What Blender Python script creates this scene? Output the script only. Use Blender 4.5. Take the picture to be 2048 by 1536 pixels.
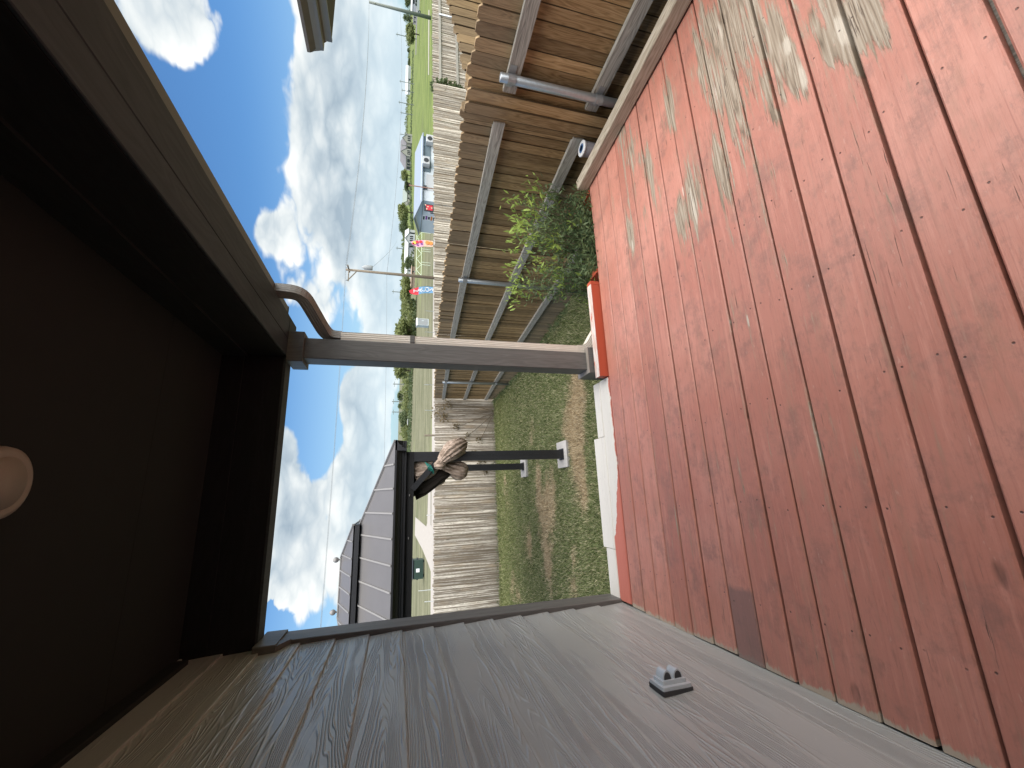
import bpy, bmesh, math, random
import numpy as np
from mathutils import Vector, Matrix
random.seed(7); rng = np.random.default_rng(7)
for o in list(bpy.data.objects): bpy.data.objects.remove(o)
sc = bpy.context.scene; C = sc.collection

# ---------------------------------------------------------------- camera (phone held sideways, so world-up points to image left)
H = 1.48
CR = np.array([[-0.04066284, -0.26239797, -0.96410261], [-0.96710639, 0.25282415, -0.02802113], [0.25110111, 0.93125037, -0.2640473]])
FPX = 824.62
cam = bpy.data.cameras.new('camera'); co = bpy.data.objects.new('camera', cam); C.objects.link(co)
cam.sensor_width = 36; cam.lens = FPX / 2048 * 36; cam.clip_start = 0.02; cam.clip_end = 4000
r_, u_, b_ = CR[0], -CR[1], -CR[2]
co.matrix_world = Matrix(((r_[0], u_[0], b_[0], 0), (r_[1], u_[1], b_[1], 0), (r_[2], u_[2], b_[2], H), (0, 0, 0, 1)))
sc.camera = co
sc.render.engine = 'CYCLES'; sc.cycles.max_bounces = 6; sc.cycles.diffuse_bounces = 3; sc.cycles.glossy_bounces = 2; sc.cycles.transmission_bounces = 3; sc.cycles.caustics_reflective = False; sc.cycles.caustics_refractive = False
sc.render.resolution_x = 1024; sc.render.resolution_y = 768

def ray(x, y): return CR.T @ np.array([x - 1024, y - 768, FPX])
def at(x, y, z=-1.6):
    d = ray(x, y); t = (z - H) / d[2]; return Vector((d[0] * t, d[1] * t, z))
def at_y(x, y, Y):
    d = ray(x, y); t = Y / d[1]; return Vector((d[0] * t, Y, H + d[2] * t))
def at_r(x, y, r):          # point on the pixel's ray at horizontal distance r
    d = ray(x, y); t = r / math.hypot(d[0], d[1]); return Vector((d[0] * t, d[1] * t, H + d[2] * t))
def azel(x, y):
    d = ray(x, y); return math.atan2(d[0], d[1]), math.atan2(d[2], math.hypot(d[0], d[1]))

# ---------------------------------------------------------------- light
SUN_AZ, SUN_EL = math.radians(145), math.radians(62)     # azimuth from +Y towards +X: behind the camera and to the right, diffused by broad cloud
sc.view_settings.view_transform = 'Standard'; sc.view_settings.look = 'None'
sc.view_settings.exposure = 1.6; sc.view_settings.gamma = 1
sun = bpy.data.lights.new('sun', 'SUN'); so = bpy.data.objects.new('sun', sun); C.objects.link(so)
sun.energy = 3.2; sun.angle = math.radians(100); sun.color = (1, 0.93, 0.82)
sd = Vector((math.sin(SUN_AZ) * math.cos(SUN_EL), math.cos(SUN_AZ) * math.cos(SUN_EL), math.sin(SUN_EL)))
so.rotation_euler = sd.to_track_quat('Z', 'Y').to_euler()
so.location = sd * 50

class NT:
    """small node-graph helper"""
    def __init__(s, tree): s.t = tree; s.nodes = tree.nodes; s.l = tree.links
    def put(s, sock, v):
        if isinstance(v, bpy.types.NodeSocket): s.l.new(v, sock)
        elif v is not None:
            if hasattr(sock.default_value, '__len__') and not hasattr(v, '__len__'): v = (v,) * len(sock.default_value)
            if hasattr(v, '__len__') and len(sock.default_value) == 4 and len(v) == 3: v = (*v, 1)
            sock.default_value = v
    def n(s, ty, **kw):
        nd = s.nodes.new('ShaderNode' + ty)
        for k, v in kw.items():
            if k in nd.inputs: s.put(nd.inputs[k], v)
            else: setattr(nd, k, v)
        return nd
    def m(s, op, a, b=None, c=None, clamp=False):
        nd = s.nodes.new('ShaderNodeMath'); nd.operation = op; nd.use_clamp = clamp
        for i, v in enumerate((a, b, c)):
            if v is not None: s.put(nd.inputs[i], v)
        return nd.outputs[0]
    def vm(s, op, a, b=None):
        nd = s.nodes.new('ShaderNodeVectorMath'); nd.operation = op; s.put(nd.inputs[0], a)
        if b is not None: s.put(nd.inputs[1], b)
        return nd.outputs[0]
    def mix(s, f, a, b, mode='MIX'):
        nd = s.nodes.new('ShaderNodeMix'); nd.data_type = 'RGBA'; nd.blend_type = mode
        s.put(nd.inputs[0], f); s.put(nd.inputs[6], a); s.put(nd.inputs[7], b); return nd.outputs[2]
    def step(s, v, lo, hi, a=0., b=1., smooth=True):
        nd = s.nodes.new('ShaderNodeMapRange'); nd.clamp = True
        if smooth: nd.interpolation_type = 'SMOOTHSTEP'
        for i, q in enumerate((v, lo, hi, a, b)): s.put(nd.inputs[i], q)
        return nd.outputs[0]
    def noise(s, vec, scale, detail=4, rough=.55, dist=0., out=0):
        nd = s.n('TexNoise', Scale=scale, Detail=detail, Roughness=rough, Distortion=dist); s.put(nd.inputs['Vector'], vec); return nd.outputs[out]
    def vor(s, vec, scale, out='Distance'):
        nd = s.n('TexVoronoi', Scale=scale); s.put(nd.inputs['Vector'], vec); return nd.outputs[out]
    def sep(s, v): return s.n('SeparateXYZ', Vector=v).outputs
    def comb(s, x=0., y=0., z=0.): return s.n('CombineXYZ', X=x, Y=y, Z=z).outputs[0]
    def scale(s, v, xyz): return s.vm('MULTIPLY', v, xyz)
    def ramp(s, f, stops):
        nd = s.nodes.new('ShaderNodeValToRGB'); s.put(nd.inputs[0], f); e = nd.color_ramp.elements
        while len(e) < len(stops): e.new(.5)
        for q, (p, c) in zip(e, stops): q.position = p; q.color = (*c, 1)
        return nd.outputs[0]
    def gsum(s, x, y, L):
        """sum of Gaussian spots (cx, cy, rx, ry, weight)"""
        p = s.comb(x, y, 0.); t = 0.
        for cx, cy, rx, ry, wt in L:
            nd = s.nodes.new('ShaderNodeVectorMath'); nd.operation = 'MULTIPLY_ADD'; s.put(nd.inputs[0], p); nd.inputs[1].default_value = (1 / rx, 1 / ry, 0); nd.inputs[2].default_value = (-cx / rx, -cy / ry, 0)
            dt = s.nodes.new('ShaderNodeVectorMath'); dt.operation = 'DOT_PRODUCT'; s.l.new(nd.outputs[0], dt.inputs[0]); s.l.new(nd.outputs[0], dt.inputs[1])
            t = s.m('MULTIPLY_ADD', s.m('POWER', .36788, dt.outputs['Value']), wt, t)
        return t

# ---------------------------------------------------------------- sky: clear-sky model with broken cumulus mixed over it
w = bpy.data.worlds.new('World'); sc.world = w; w.cycles.sampling_method = 'MANUAL'; w.cycles.sample_map_resolution = 512; w.use_nodes = True; w.node_tree.nodes.clear()
W = NT(w.node_tree)
sky = W.n('TexSky'); sky.sky_type = 'NISHITA'; sky.sun_disc = False
sky.sun_elevation = SUN_EL; sky.sun_rotation = SUN_AZ; sky.altitude = 200; sky.air_density = 1.0; sky.dust_density = 0.4; sky.ozone_density = 3.0
dirv = W.n('TexCoord').outputs['Generated']
dx, dy, dz = W.sep(dirv)
AZ = W.m('ARCTAN2', dx, dy); EL = W.m('ARCSINE', dz)
def blob(x, y, rx, ry, wt):
    a, e = azel(x, y); a1, e1 = azel(x, y - ry); a2, e2 = azel(x - rx, y)
    return (a, e, abs(a1 - a) + 1e-3, abs(e2 - e) + 1e-3, wt)
BL = [blob(*b) for b in [
    (350, 50, 105, 105, .95), (700, 90, 105, 120, .95), (690, 260, 125, 110, 1.0), (705, 400, 105, 100, .95), (745, 520, 85, 100, .85), (548, 465, 34, 38, .8), (640, 610, 40, 60, .55), (585, 590, 24, 40, .35),
    (595, 1090, 85, 150, .95), (560, 890, 34, 70, .55), (705, 795, 34, 55, .85), (690, 965, 42, 60, .9), (745, 880, 45, 130, .7), (710, 1130, 50, 110, .5), (770, 640, 40, 130, .6), (785, 300, 30, 300, .4),
    (625, 790, 48, 60, -.9), (642, 915, 26, 60, -.6), (655, 1015, 20, 60, -.35), (480, 270, 95, 130, -.9), (530, 60, 55, 70, -.7), (620, 700, 36, 30, -.15), (450, 480, 40, 60, -.4), (500, 600, 40, 50, -.3),
    (620, -170, 120, 160, .7), (640, 1520, 140, 160, .7)]]
bias = W.gsum(AZ, EL, BL)
P = W.comb(AZ, W.m('MULTIPLY', EL, 2.1), 3.7)
na = W.noise(P, 3.4, 4, .55, .15)
nb = W.m('ABSOLUTE', W.m('SUBTRACT', W.noise(P, 6.5, 1.5, .5, .2), .5)); nc = W.m('ABSOLUTE', W.m('SUBTRACT', W.noise(P, 17., 3, .5, .2), .5))   # rounded billows with creases between them
d1 = W.m('MULTIPLY_ADD', nc, .5, W.m('MULTIPLY_ADD', nb, 1.1, W.m('MULTIPLY', na, 1.15)))
lp = W.comb(AZ, W.m('MULTIPLY', EL, 1.5), 11.3)
nl = W.noise(lp, 1.9, 1, .5)
dens = W.m('ADD', W.m('ADD', bias, W.m('SUBTRACT', d1, .72)), W.m('MULTIPLY', W.m('SUBTRACT', nl, .5), .5))
edge = W.step(nl, .40, .62, .03, .22)
cm = W.step(dens, .22, W.m('ADD', .22, edge))
thick = W.step(W.noise(W.comb(W.m('MULTIPLY', AZ, .9), W.m('MULTIPLY', EL, 3.4), 20.), 3.4, 2, .5), .40, .70)
core = W.step(dens, .3, 1.1)          # thick middles turn grey, sun-facing billows and rims stay white
lit = W.m('SUBTRACT', W.m('ADD', .48, W.m('ADD', W.m('MULTIPLY', nb, 2.4), W.m('MULTIPLY', nc, 1.2))), W.m('ADD', W.m('MULTIPLY', thick, .36), W.m('MULTIPLY', core, .30)), clamp=True)
ccol = W.ramp(lit, [(0., (.130, .162, .19)), (.30, (.195, .225, .245)), (.62, (.285, .302, .305)), (1., (.39, .39, .375))])
hz = W.step(EL, 0.0, .30, .62, 0.)
skyc = W.vm('MULTIPLY', sky.outputs[0], (.026, .040, .050))
skyh = W.mix(hz, skyc, (.20, .27, .315))
full = W.mix(W.m('MULTIPLY', cm, .97), skyh, W.mix(W.step(EL, 0, .16, .55, 0.), ccol, (.25, .31, .345)))
below = W.step(EL, -.03, 0., 0., 1.)
bg = W.n('Background', Color=W.mix(below, (.10, .12, .07), full), Strength=1.0)
W.l.new(bg.outputs[0], W.n('OutputWorld').inputs[0])

# ---------------------------------------------------------------- object helpers
def new_mat(name, rough=.7, spec=.3):
    m = bpy.data.materials.new(name); m.use_nodes = True; m.node_tree.nodes.clear(); N = NT(m.node_tree)
    N.b = N.n('BsdfPrincipled'); N.b.inputs['Roughness'].default_value = rough; N.b.inputs['Specular IOR Level'].default_value = spec
    N.l.new(N.b.outputs[0], N.n('OutputMaterial').inputs[0]); N.mat = m
    N.pos = N.n('NewGeometry').outputs['Position']; N.oc = N.n('TexCoord').outputs['Object']; N.rnd = N.n('ObjectInfo').outputs['Random']
    return N
def fin(N, col, bump=None, strength=.3, dist=.01, rough=None):
    N.put(N.b.inputs['Base Color'], col)
    if rough is not None: N.put(N.b.inputs['Roughness'], rough)
    if bump is not None:
        b = N.n('Bump', Strength=strength, Distance=dist, Height=bump); N.l.new(b.outputs[0], N.b.inputs['Normal'])
    return N.mat
def flat(name, col, rough=.6, spec=.3, var=.12, sc_=14, metal=0., bump=0.):
    N = new_mat(name, rough, spec); f = N.noise(N.pos, sc_, 5)
    N.b.inputs['Metallic'].default_value = metal
    c = N.mix(f, tuple(v * (1 - var) for v in col), tuple(min(1, v * (1 + var)) for v in col))
    return fin(N, c, f if bump else None, bump, .01)

WL = {}
def world_loc(o): return WL.get(o.name, Vector((0, 0, 0))) if o else Vector((0, 0, 0))
def tag(o, label, cat, group=None):
    o['label'] = label; o['category'] = cat
    if group: o['group'] = group
    return o
def thing(name, label, cat, loc=(0, 0, 0), group=None):
    o = bpy.data.objects.new(name, None); C.objects.link(o); o.location = loc; o.empty_display_size = .1
    WL[o.name] = Vector(loc); return tag(o, label, cat, group)
def put_mesh(name, me, parent=None, loc=None):
    o = bpy.data.objects.new(name, me); C.objects.link(o)
    if parent: o.parent = parent
    if loc is not None: o.location = Vector(loc) - world_loc(parent)
    WL[o.name] = Vector(loc) if loc is not None else world_loc(parent)
    return o
class MB:
    def __init__(s): s.v = []; s.f = []
    def add(s, vs, fs):
        k = len(s.v); s.v += [tuple(p) for p in vs]; s.f += [tuple(i + k for i in f) for f in fs]; return s
    def box(s, x0, x1, y0, y1, z0, z1):
        return s.add([(x, y, z) for z in (z0, z1) for y in (y0, y1) for x in (x0, x1)], [(0, 2, 3, 1), (4, 5, 7, 6), (0, 1, 5, 4), (2, 6, 7, 3), (0, 4, 6, 2), (1, 3, 7, 5)])
    def prism(s, prof, axis, a, b):
        """profile points (p,q) extruded: axis x -> (y,z), y -> (x,z), z -> (x,y)"""
        def P(p, q, t): return {'x': (t, p, q), 'y': (p, t, q), 'z': (p, q, t)}[axis]
        n = len(prof); vs = [P(p, q, a) for p, q in prof] + [P(p, q, b) for p, q in prof]
        fs = [(i, (i + 1) % n, n + (i + 1) % n, n + i) for i in range(n)] + [tuple(range(n))[::-1], tuple(range(n, 2 * n))]
        return s.add(vs, fs)
    def cbox(s, x0, x1, y0, y1, z0, z1, axis='x', c=.004):
        """box with its long edges chamfered"""
        (p0, p1, q0, q1, a, b) = {'x': (y0, y1, z0, z1, x0, x1), 'y': (x0, x1, z0, z1, y0, y1), 'z': (x0, x1, y0, y1, z0, z1)}[axis]
        pr = [(p0 + c, q0), (p1 - c, q0), (p1, q0 + c), (p1, q1 - c), (p1 - c, q1), (p0 + c, q1), (p0, q1 - c), (p0, q0 + c)]
        return s.prism(pr, axis, a, b)
    def tube(s, path, rad, n=8, cap=True):
        path = [Vector(p) for p in path]; rad = rad if hasattr(rad, '__len__') else [rad] * len(path); vs = []; up = Vector((0, 0, 1))
        for i, p in enumerate(path):
            d = (path[min(i + 1, len(path) - 1)] - path[max(i - 1, 0)]).normalized()
            a = d.cross(up if abs(d.z) < .95 else Vector((1, 0, 0))).normalized(); b = d.cross(a)
            for k in range(n):
                t = 2 * math.pi * k / n; vs.append(p + (a * math.cos(t) + b * math.sin(t)) * rad[i])
        fs = [(i * n + k, i * n + (k + 1) % n, (i + 1) * n + (k + 1) % n, (i + 1) * n + k) for i in range(len(path) - 1) for k in range(n)]
        if cap: fs += [tuple(range(n))[::-1], tuple(range((len(path) - 1) * n, len(path) * n))]
        return s.add(vs, fs)
    def lathe(s, c, prof, n=20):
        """profile [(r,z)] spun about vertical axis through c"""
        vs = [(c[0] + r * math.cos(2 * math.pi * k / n), c[1] + r * math.sin(2 * math.pi * k / n), c[2] + z) for r, z in prof for k in range(n)]
        fs = [(i * n + k, i * n + (k + 1) % n, (i + 1) * n + (k + 1) % n, (i + 1) * n + k) for i in range(len(prof) - 1) for k in range(n)]
        fs += [tuple(range(n))[::-1], tuple(range((len(prof) - 1) * n, len(prof) * n))]
        return s.add(vs, fs)
    def obox(s, c, ax, ay, az, hx, hy, hz):
        c = Vector(c); ax, ay, az = Vector(ax).normalized(), Vector(ay).normalized(), Vector(az).normalized()
        return s.add([c + ax * hx * i + ay * hy * j + az * hz * k for k in (-1, 1) for j in (-1, 1) for i in (-1, 1)], [(0, 2, 3, 1), (4, 5, 7, 6), (0, 1, 5, 4), (2, 6, 7, 3), (0, 4, 6, 2), (1, 3, 7, 5)])
    def bar(s, a, b, w, h):
        a, b = Vector(a), Vector(b); d = (b - a); up = Vector((0, 0, 1)) if abs(d.normalized().z) < .98 else Vector((0, 1, 0))
        sx = d.cross(up).normalized(); return s.obox((a + b) / 2, d, sx, sx.cross(d), d.length / 2, w / 2, h / 2)
    def mesh(s, mat, off=Vector((0, 0, 0)), smooth=False, name='mesh'):
        me = bpy.data.meshes.new(name); off = Vector(off)
        me.from_pydata([tuple(Vector(p) - off) for p in s.v], [], s.f); me.materials.append(mat)
        bm = bmesh.new(); bm.from_mesh(me); bmesh.ops.recalc_face_normals(bm, faces=bm.faces); bm.to_mesh(me); bm.free()
        if smooth:
            for p in me.polygons: p.use_smooth = True
        me.update(); return me
    def build(s, name, mat, parent=None, smooth=False, loc=None):
        """vertices are world coordinates; parented parts are stored relative to their thing"""
        if parent is None and loc is None:
            a = np.array(s.v); loc = Vector(((a[:, 0].min() + a[:, 0].max()) / 2, (a[:, 1].min() + a[:, 1].max()) / 2, a[:, 2].min()))
        off = Vector(loc) if loc is not None else world_loc(parent)
        o = put_mesh(name, s.mesh(mat, off, smooth, name), parent, loc); return o
def struct(o): o['kind'] = 'structure'; return o
def quad_mesh(name, V, F, mat, attr=None, attr_name='tint'):
    """big meshes from numpy: V (n,3), F (m,k)"""
    me = bpy.data.meshes.new(name); V = np.asarray(V, np.float32); F = np.asarray(F, np.int32); k = F.shape[1]
    me.vertices.add(len(V)); me.vertices.foreach_set('co', V.ravel()); me.loops.add(F.size); me.loops.foreach_set('vertex_index', F.ravel())
    me.polygons.add(len(F)); me.polygons.foreach_set('loop_start', np.arange(0, F.size, k, dtype=np.int32)); me.polygons.foreach_set('loop_total', np.full(len(F), k, np.int32))
    if attr is not None:
        a = me.attributes.new(attr_name, 'FLOAT', 'POINT'); a.data.foreach_set('value', np.asarray(attr, np.float32))
    me.materials.append(mat); me.update(calc_edges=True); return me
def zg(y): return float(np.interp(y, [-5, 2, 3, 6, 8.7, 12.1, 16, 22], [-.75, -.75, -.8, -1.06, -1.3, -1.38, -1.48, -1.6]))
def ztop(y): return float(np.interp(y, [-1.5, 2, 3.5, 5, 7.8, 12.1], [1.12, 1.085, 1.02, .96, .80, .47]))

# ---------------------------------------------------------------- materials
def wood(name, axis, dark, mid, light, coord='pos', grain=42., var=.35, rough=.8, knots=.5, bump=.25, stain_shade=None, spec=.2):
    """weathered wood with the grain along axis; every piece gets its own tone"""
    N = new_mat(name, rough, spec); src = N.pos if coord == 'pos' else N.oc
    x, y, z = N.sep(src); s = {'x': (1.3, grain, grain), 'y': (grain, 1.3, grain), 'z': (grain, grain, 1.3)}[axis]
    off = N.m('MULTIPLY', N.rnd, 37.)
    g = N.comb(N.m('ADD', N.m('MULTIPLY', x, s[0]), off), N.m('ADD', N.m('MULTIPLY', y, s[1]), off), N.m('MULTIPLY', z, s[2]))
    st = N.noise(g, 1., 7, .62, .4)
    s2 = tuple(v * (.2 if v > 2 else .9) for v in s)
    lowv = N.comb(N.m('ADD', N.m('MULTIPLY', x, s2[0]), off), N.m('MULTIPLY', y, s2[1]), N.m('ADD', N.m('MULTIPLY', z, s2[2]), off))
    low = N.noise(lowv, 1., 3, .5)
    ring = N.m('ABSOLUTE', N.m('SUBTRACT', N.m('FRACT', N.m('MULTIPLY', low, 16.)), .5))
    f = N.m('ADD', N.m('MULTIPLY', st, .75), N.m('MULTIPLY', ring, .5))
    c = N.ramp(f, [(.22, dark), (.48, mid), (.78, light)])
    tone = N.m('ADD', 1 - var / 2, N.m('MULTIPLY', N.n('TexWhiteNoise', noise_dimensions='1D', W=N.m('MULTIPLY', N.rnd, 91.)).outputs[0], var))
    c = N.mix(1., c, N.comb(tone, tone, tone), 'MULTIPLY')
    if knots:
        k = N.vor(N.scale(lowv, (1.4, 1.4, 1.4)), 1.1); kc = N.vor(N.scale(lowv, (1.4, 1.4, 1.4)), 1.1, 'Color')
        c = N.mix(N.m('MULTIPLY', N.step(k, .05, .16, 1., 0.), N.step(N.sep(kc)[0], .6, .62, 0., knots)), c, tuple(v * .35 for v in dark))
    if stain_shade: c = stain_shade(N, c, x, y, z)
    return fin(N, c, f, bump, .006)

GREYWOOD = wood('weathered_grey_wood', 'y', (.15, .142, .125), (.32, .305, .27), (.48, .46, .41), grain=60., knots=.8)
GREYWOOD_Z = wood('weathered_grey_wood_upright', 'z', (.15, .142, .125), (.32, .305, .27), (.48, .46, .41), grain=60.)
TIMBER = wood('weathered_tan_timber', 'y', (.24, .205, .155), (.42, .365, .285), (.58, .52, .43), coord='oc', grain=55., knots=.9)
def pk_stain_gap_shade(N, c, x, y, z):      # the strip above the top rail has weathered grey, the boards below keep their brown
    w_ = N.m('ADD', z, N.m('MULTIPLY', N.noise(N.comb(N.m('MULTIPLY', x, 40.), 0., N.m('MULTIPLY', z, 3.)), 1., 3), .25))
    c = N.mix(N.step(w_, 1.55, 1.80, 0., .55), c, N.mix(.5, c, (.36, .30, .23)))
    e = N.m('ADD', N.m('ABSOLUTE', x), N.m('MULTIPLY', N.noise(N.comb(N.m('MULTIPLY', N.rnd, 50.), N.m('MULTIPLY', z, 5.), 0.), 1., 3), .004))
    c = N.mix(N.step(e, .0425, .0455, 0., .9), c, (.05, .034, .018))                                  # board edges painted dark for the shade in the tight gaps
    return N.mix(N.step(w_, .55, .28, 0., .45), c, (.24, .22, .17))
PICKET = wood('cedar_picket', 'z', (.130, .080, .036), (.28, .185, .088), (.40, .285, .155), coord='oc', grain=55., var=.75, knots=.8, bump=.3, stain_shade=pk_stain_gap_shade)
def far_stain_gap_shade(N, c, x, y, z):
    s = N.noise(N.comb(N.m('MULTIPLY', x, 42.), N.m('MULTIPLY', N.rnd, 50.), N.m('MULTIPLY', z, .7)), 1., 5, .62)
    c = N.mix(N.step(s, .44, .55, 0., .85), c, (.15, .118, .085))                                   # dark rain streaks down the boards
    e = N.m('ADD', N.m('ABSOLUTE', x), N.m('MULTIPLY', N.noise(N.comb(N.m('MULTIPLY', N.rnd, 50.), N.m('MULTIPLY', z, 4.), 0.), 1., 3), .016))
    c = N.mix(N.step(e, .038, .052, 0., .8), c, (.13, .105, .075))                                   # edges darkened as weather stain and as painted shade of the gaps
    c = N.mix(N.step(N.noise(N.comb(N.m('MULTIPLY', N.rnd, 30.), 0., N.m('MULTIPLY', z, 1.3)), 1., 3), .5, .75, 0., .4), c, (.40, .30, .19))
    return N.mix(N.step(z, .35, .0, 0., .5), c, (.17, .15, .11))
FARPICKET = wood('silvered_picket', 'z', (.27, .24, .20), (.52, .48, .42), (.72, .68, .61), coord='oc', grain=30., var=.8, knots=.9, bump=.6, stain_shade=far_stain_gap_shade)

def deck_material():
    N = new_mat('worn_red_deck_paint', .55, .5); x, y, z = N.sep(N.pos); off = N.m('MULTIPLY', N.rnd, 43.)
    gx = N.m('ADD', N.m('MULTIPLY', x, 1.0), off)
    st = N.noise(N.comb(gx, N.m('MULTIPLY', y, 75.), off), 1., 8, .66, .3)
    low = N.noise(N.comb(N.m('ADD', N.m('MULTIPLY', x, .55), off), N.m('MULTIPLY', y, 11.), off), 1., 2.5, .45)
    ring = N.m('ABSOLUTE', N.m('SUBTRACT', N.m('FRACT', N.m('MULTIPLY', low, 20.)), .5))
    blot = N.noise(N.pos, 2.2, 6, .6); fine = N.noise(N.pos, 38., 5, .65); patch = N.noise(N.comb(N.m('MULTIPLY', x, 4.5), N.m('MULTIPLY', y, 13.), off), 1., 6, .68)
    paint = N.mix(N.step(blot, .32, .68), (.48, .195, .142), (.60, .285, .222))
    tone = N.n('TexWhiteNoise', noise_dimensions='1D', W=off).outputs[0]
    paint = N.mix(N.m('MULTIPLY', tone, .8), paint, (.40, .16, .118))
    paint = N.mix(N.step(st, .53, .73, 0., .5), paint, (.27, .10, .075))                       # grain telegraphing through the paint
    paint = N.mix(N.step(ring, .40, .5, 0., .16), paint, (.25, .09, .07))
    paint = N.mix(N.step(patch, .52, .70, 0., .6), paint, (.38, .19, .135))                      # paint rubbed thin
    paint = N.mix(N.step(N.noise(N.pos, 4.5, 7, .74), .48, .68, 0., .65), paint, (.23, .12, .098)) # ground-in dirt
    streak = N.noise(N.comb(N.m('ADD', N.m('MULTIPLY', x, 2.6), off), N.m('MULTIPLY', y, 34.), off), 1., 7, .66, .35)
    paint = N.mix(N.step(streak, .50, .66, 0., .35), paint, (.33, .17, .125)); paint = N.mix(N.step(streak, .46, .34, 0., .35), paint, (.60, .28, .215))
    grit = N.noise(N.comb(N.m('ADD', N.m('MULTIPLY', x, 16.), off), N.m('MULTIPLY', y, 48.), off), 1., 5, .7); paint = N.mix(N.step(grit, .54, .68, 0., .42), paint, (.25, .12, .092))
    vb = N.m('ABSOLUTE', N.m('SUBTRACT', N.m('FRACT', N.m('DIVIDE', N.m('SUBTRACT', 2.62, y), .1458)), .5)); paint = N.mix(N.step(N.m('ADD', vb, N.m('MULTIPLY', patch, .08)), .485, .535, 0., .6), paint, (.17, .085, .062))   # grime and chipped paint along the board edges
    # worn patches along the open side and in front of the steps
    L = []
    for px, py, rx, ry, wt in [(1440, 30, .34, .11, .72), (1510, 40, .28, .09, .74), (1560, 80, .20, .06, .55), (1590, 160, .13, .05, .8), (1690, 75, .10, .06, .9), (1465, 200, .30, .06, .75), (1400, 110, .3, .06, .55), (1540, 210, .16, .04, .6),
                               (1335, 215, .24, .06, .95), (1265, 300, .27, .06, .95), (1300, 340, .25, .05, .9), (1385, 395, .17, .05, 1.0), (1440, 340, .18, .05, .95), (1360, 440, .16, .045, .95), (1262, 470, .16, .05, 1.0), (1240, 270, .2, .05, .8), (1725, 20, .2, .07, .85), (1228, 400, .2, .04, .6), (1290, 420, .2, .04, .5), (1650, 20, .2, .05, .5), (1420, 250, 1.0, .75, .10)]:
        q = at(px, py, 0); L.append((q.x, q.y, rx, ry, wt))
    wear = N.m('ADD', N.gsum(x, y, L), N.m('ADD', N.m('MULTIPLY', N.m('SUBTRACT', st, .5), 1.0), N.m('ADD', N.m('MULTIPLY', N.m('SUBTRACT', streak, .5), 2.6), N.m('MULTIPLY', N.m('SUBTRACT', patch, .5), 1.2))))
    wear = N.m('ADD', wear, N.m('MULTIPLY', N.m('SUBTRACT', tone, .5), .25))
    bare = N.ramp(N.m('ADD', N.m('MULTIPLY', st, .7), N.m('MULTIPLY', ring, .6)), [(.22, (.11, .082, .056)), (.45, (.29, .23, .17)), (.8, (.47, .41, .335))])
    thin = N.step(wear, .34, .62, 0., .75); c = N.mix(thin, paint, N.mix(.55, bare, (.42, .17, .115)))
    wm = N.step(wear, .58, .74); c = N.mix(wm, c, bare)
    Lp = []
    for px, py, rx, ry in [(1605, 150, .08, .018), (1575, 90, .07, .022), (1384, 400, .085, .014), (1392, 430, .08, .012), (1365, 380, .06, .012), (1265, 490, .06, .016), (1680, 60, .09, .045), (1495, 640, .03, .006), (1440, 60, .1, .02), (1430, 180, .1, .012)]:
        q = at(px, py, 0); Lp.append((q.x, q.y, rx, ry, 1.))
    pale = N.m('ADD', N.gsum(x, y, Lp), N.m('MULTIPLY', N.m('SUBTRACT', streak, .5), 2.6))
    c = N.mix(N.step(pale, .60, 1.0, 0., .8), c, N.mix(st, (.42, .37, .29), (.66, .60, .52)))
    # bare ends against the house wall
    e = N.m('ADD', x, N.m('ADD', N.m('MULTIPLY', N.m('SUBTRACT', st, .5), .07), N.m('MULTIPLY', N.m('SUBTRACT', N.noise(N.pos, 14., 3), .5), .07)))
    c = N.mix(N.step(e, -.735, -.722, .85, 0.), c, (.40, .36, .28))
    # one board end was primed grey-brown
    q0 = at(1478, 1172, 0); bid = math.floor((2.62 - q0.y) / .1458)
    inb = N.m('COMPARE', N.m('FLOOR', N.m('DIVIDE', N.m('SUBTRACT', 2.62, y), .1458)), float(bid), .1)
    c = N.mix(N.m('MULTIPLY', N.m('MULTIPLY', inb, N.step(N.m('ADD', x, N.m('MULTIPLY', fine, .03)), q0.x - .012, q0.x + .02, 1., 0.)), .75), c, N.mix(st, (.14, .085, .075), (.25, .155, .14)))
    # screws and knots
    v = N.m('FRACT', N.m('DIVIDE', N.m('SUBTRACT', 2.62, y), .1458)); cell = N.m('DIVIDE', N.m('ADD', x, .3), .406)
    wn = N.n('TexWhiteNoise', noise_dimensions='2D', Vector=N.comb(N.m('FLOOR', cell), N.m('ADD', off, N.m('MULTIPLY', N.m('FLOOR', N.m('MULTIPLY', v, 2.)), 7.)), 0.)); jv = N.sep(wn.outputs[1])
    du = N.m('MULTIPLY', N.m('SUBTRACT', N.m('MULTIPLY_ADD', N.m('SUBTRACT', jv[0], .5), .10, N.m('FRACT', cell)), .5), .406)
    dv = N.m('MULTIPLY', N.m('SUBTRACT', N.m('ABSOLUTE', N.m('SUBTRACT', v, .5)), N.m('MULTIPLY_ADD', jv[1], .12, .24)), .1458)
    sd_ = N.m('SQRT', N.m('ADD', N.m('MULTIPLY', du, du), N.m('MULTIPLY', dv, dv)))
    scr = N.m('MULTIPLY', N.step(sd_, .002, .0045, 1., 0.), N.step(jv[2], .22, .30)); c = N.mix(N.m('MULTIPLY', scr, .85), c, (.06, .035, .03))
    kv = N.comb(N.m('ADD', N.m('MULTIPLY', x, 2.6), off), N.m('MULTIPLY', y, 6.), off); kd = N.vor(kv, 1.)
    kr = N.m('MULTIPLY', N.step(N.m('ADD', kd, N.m('MULTIPLY', N.m('SUBTRACT', patch, .5), .12)), .05, .12, 1., 0.), N.step(N.sep(N.vor(kv, 1., 'Color'))[0], .52, .54, 0., 1.))
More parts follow.
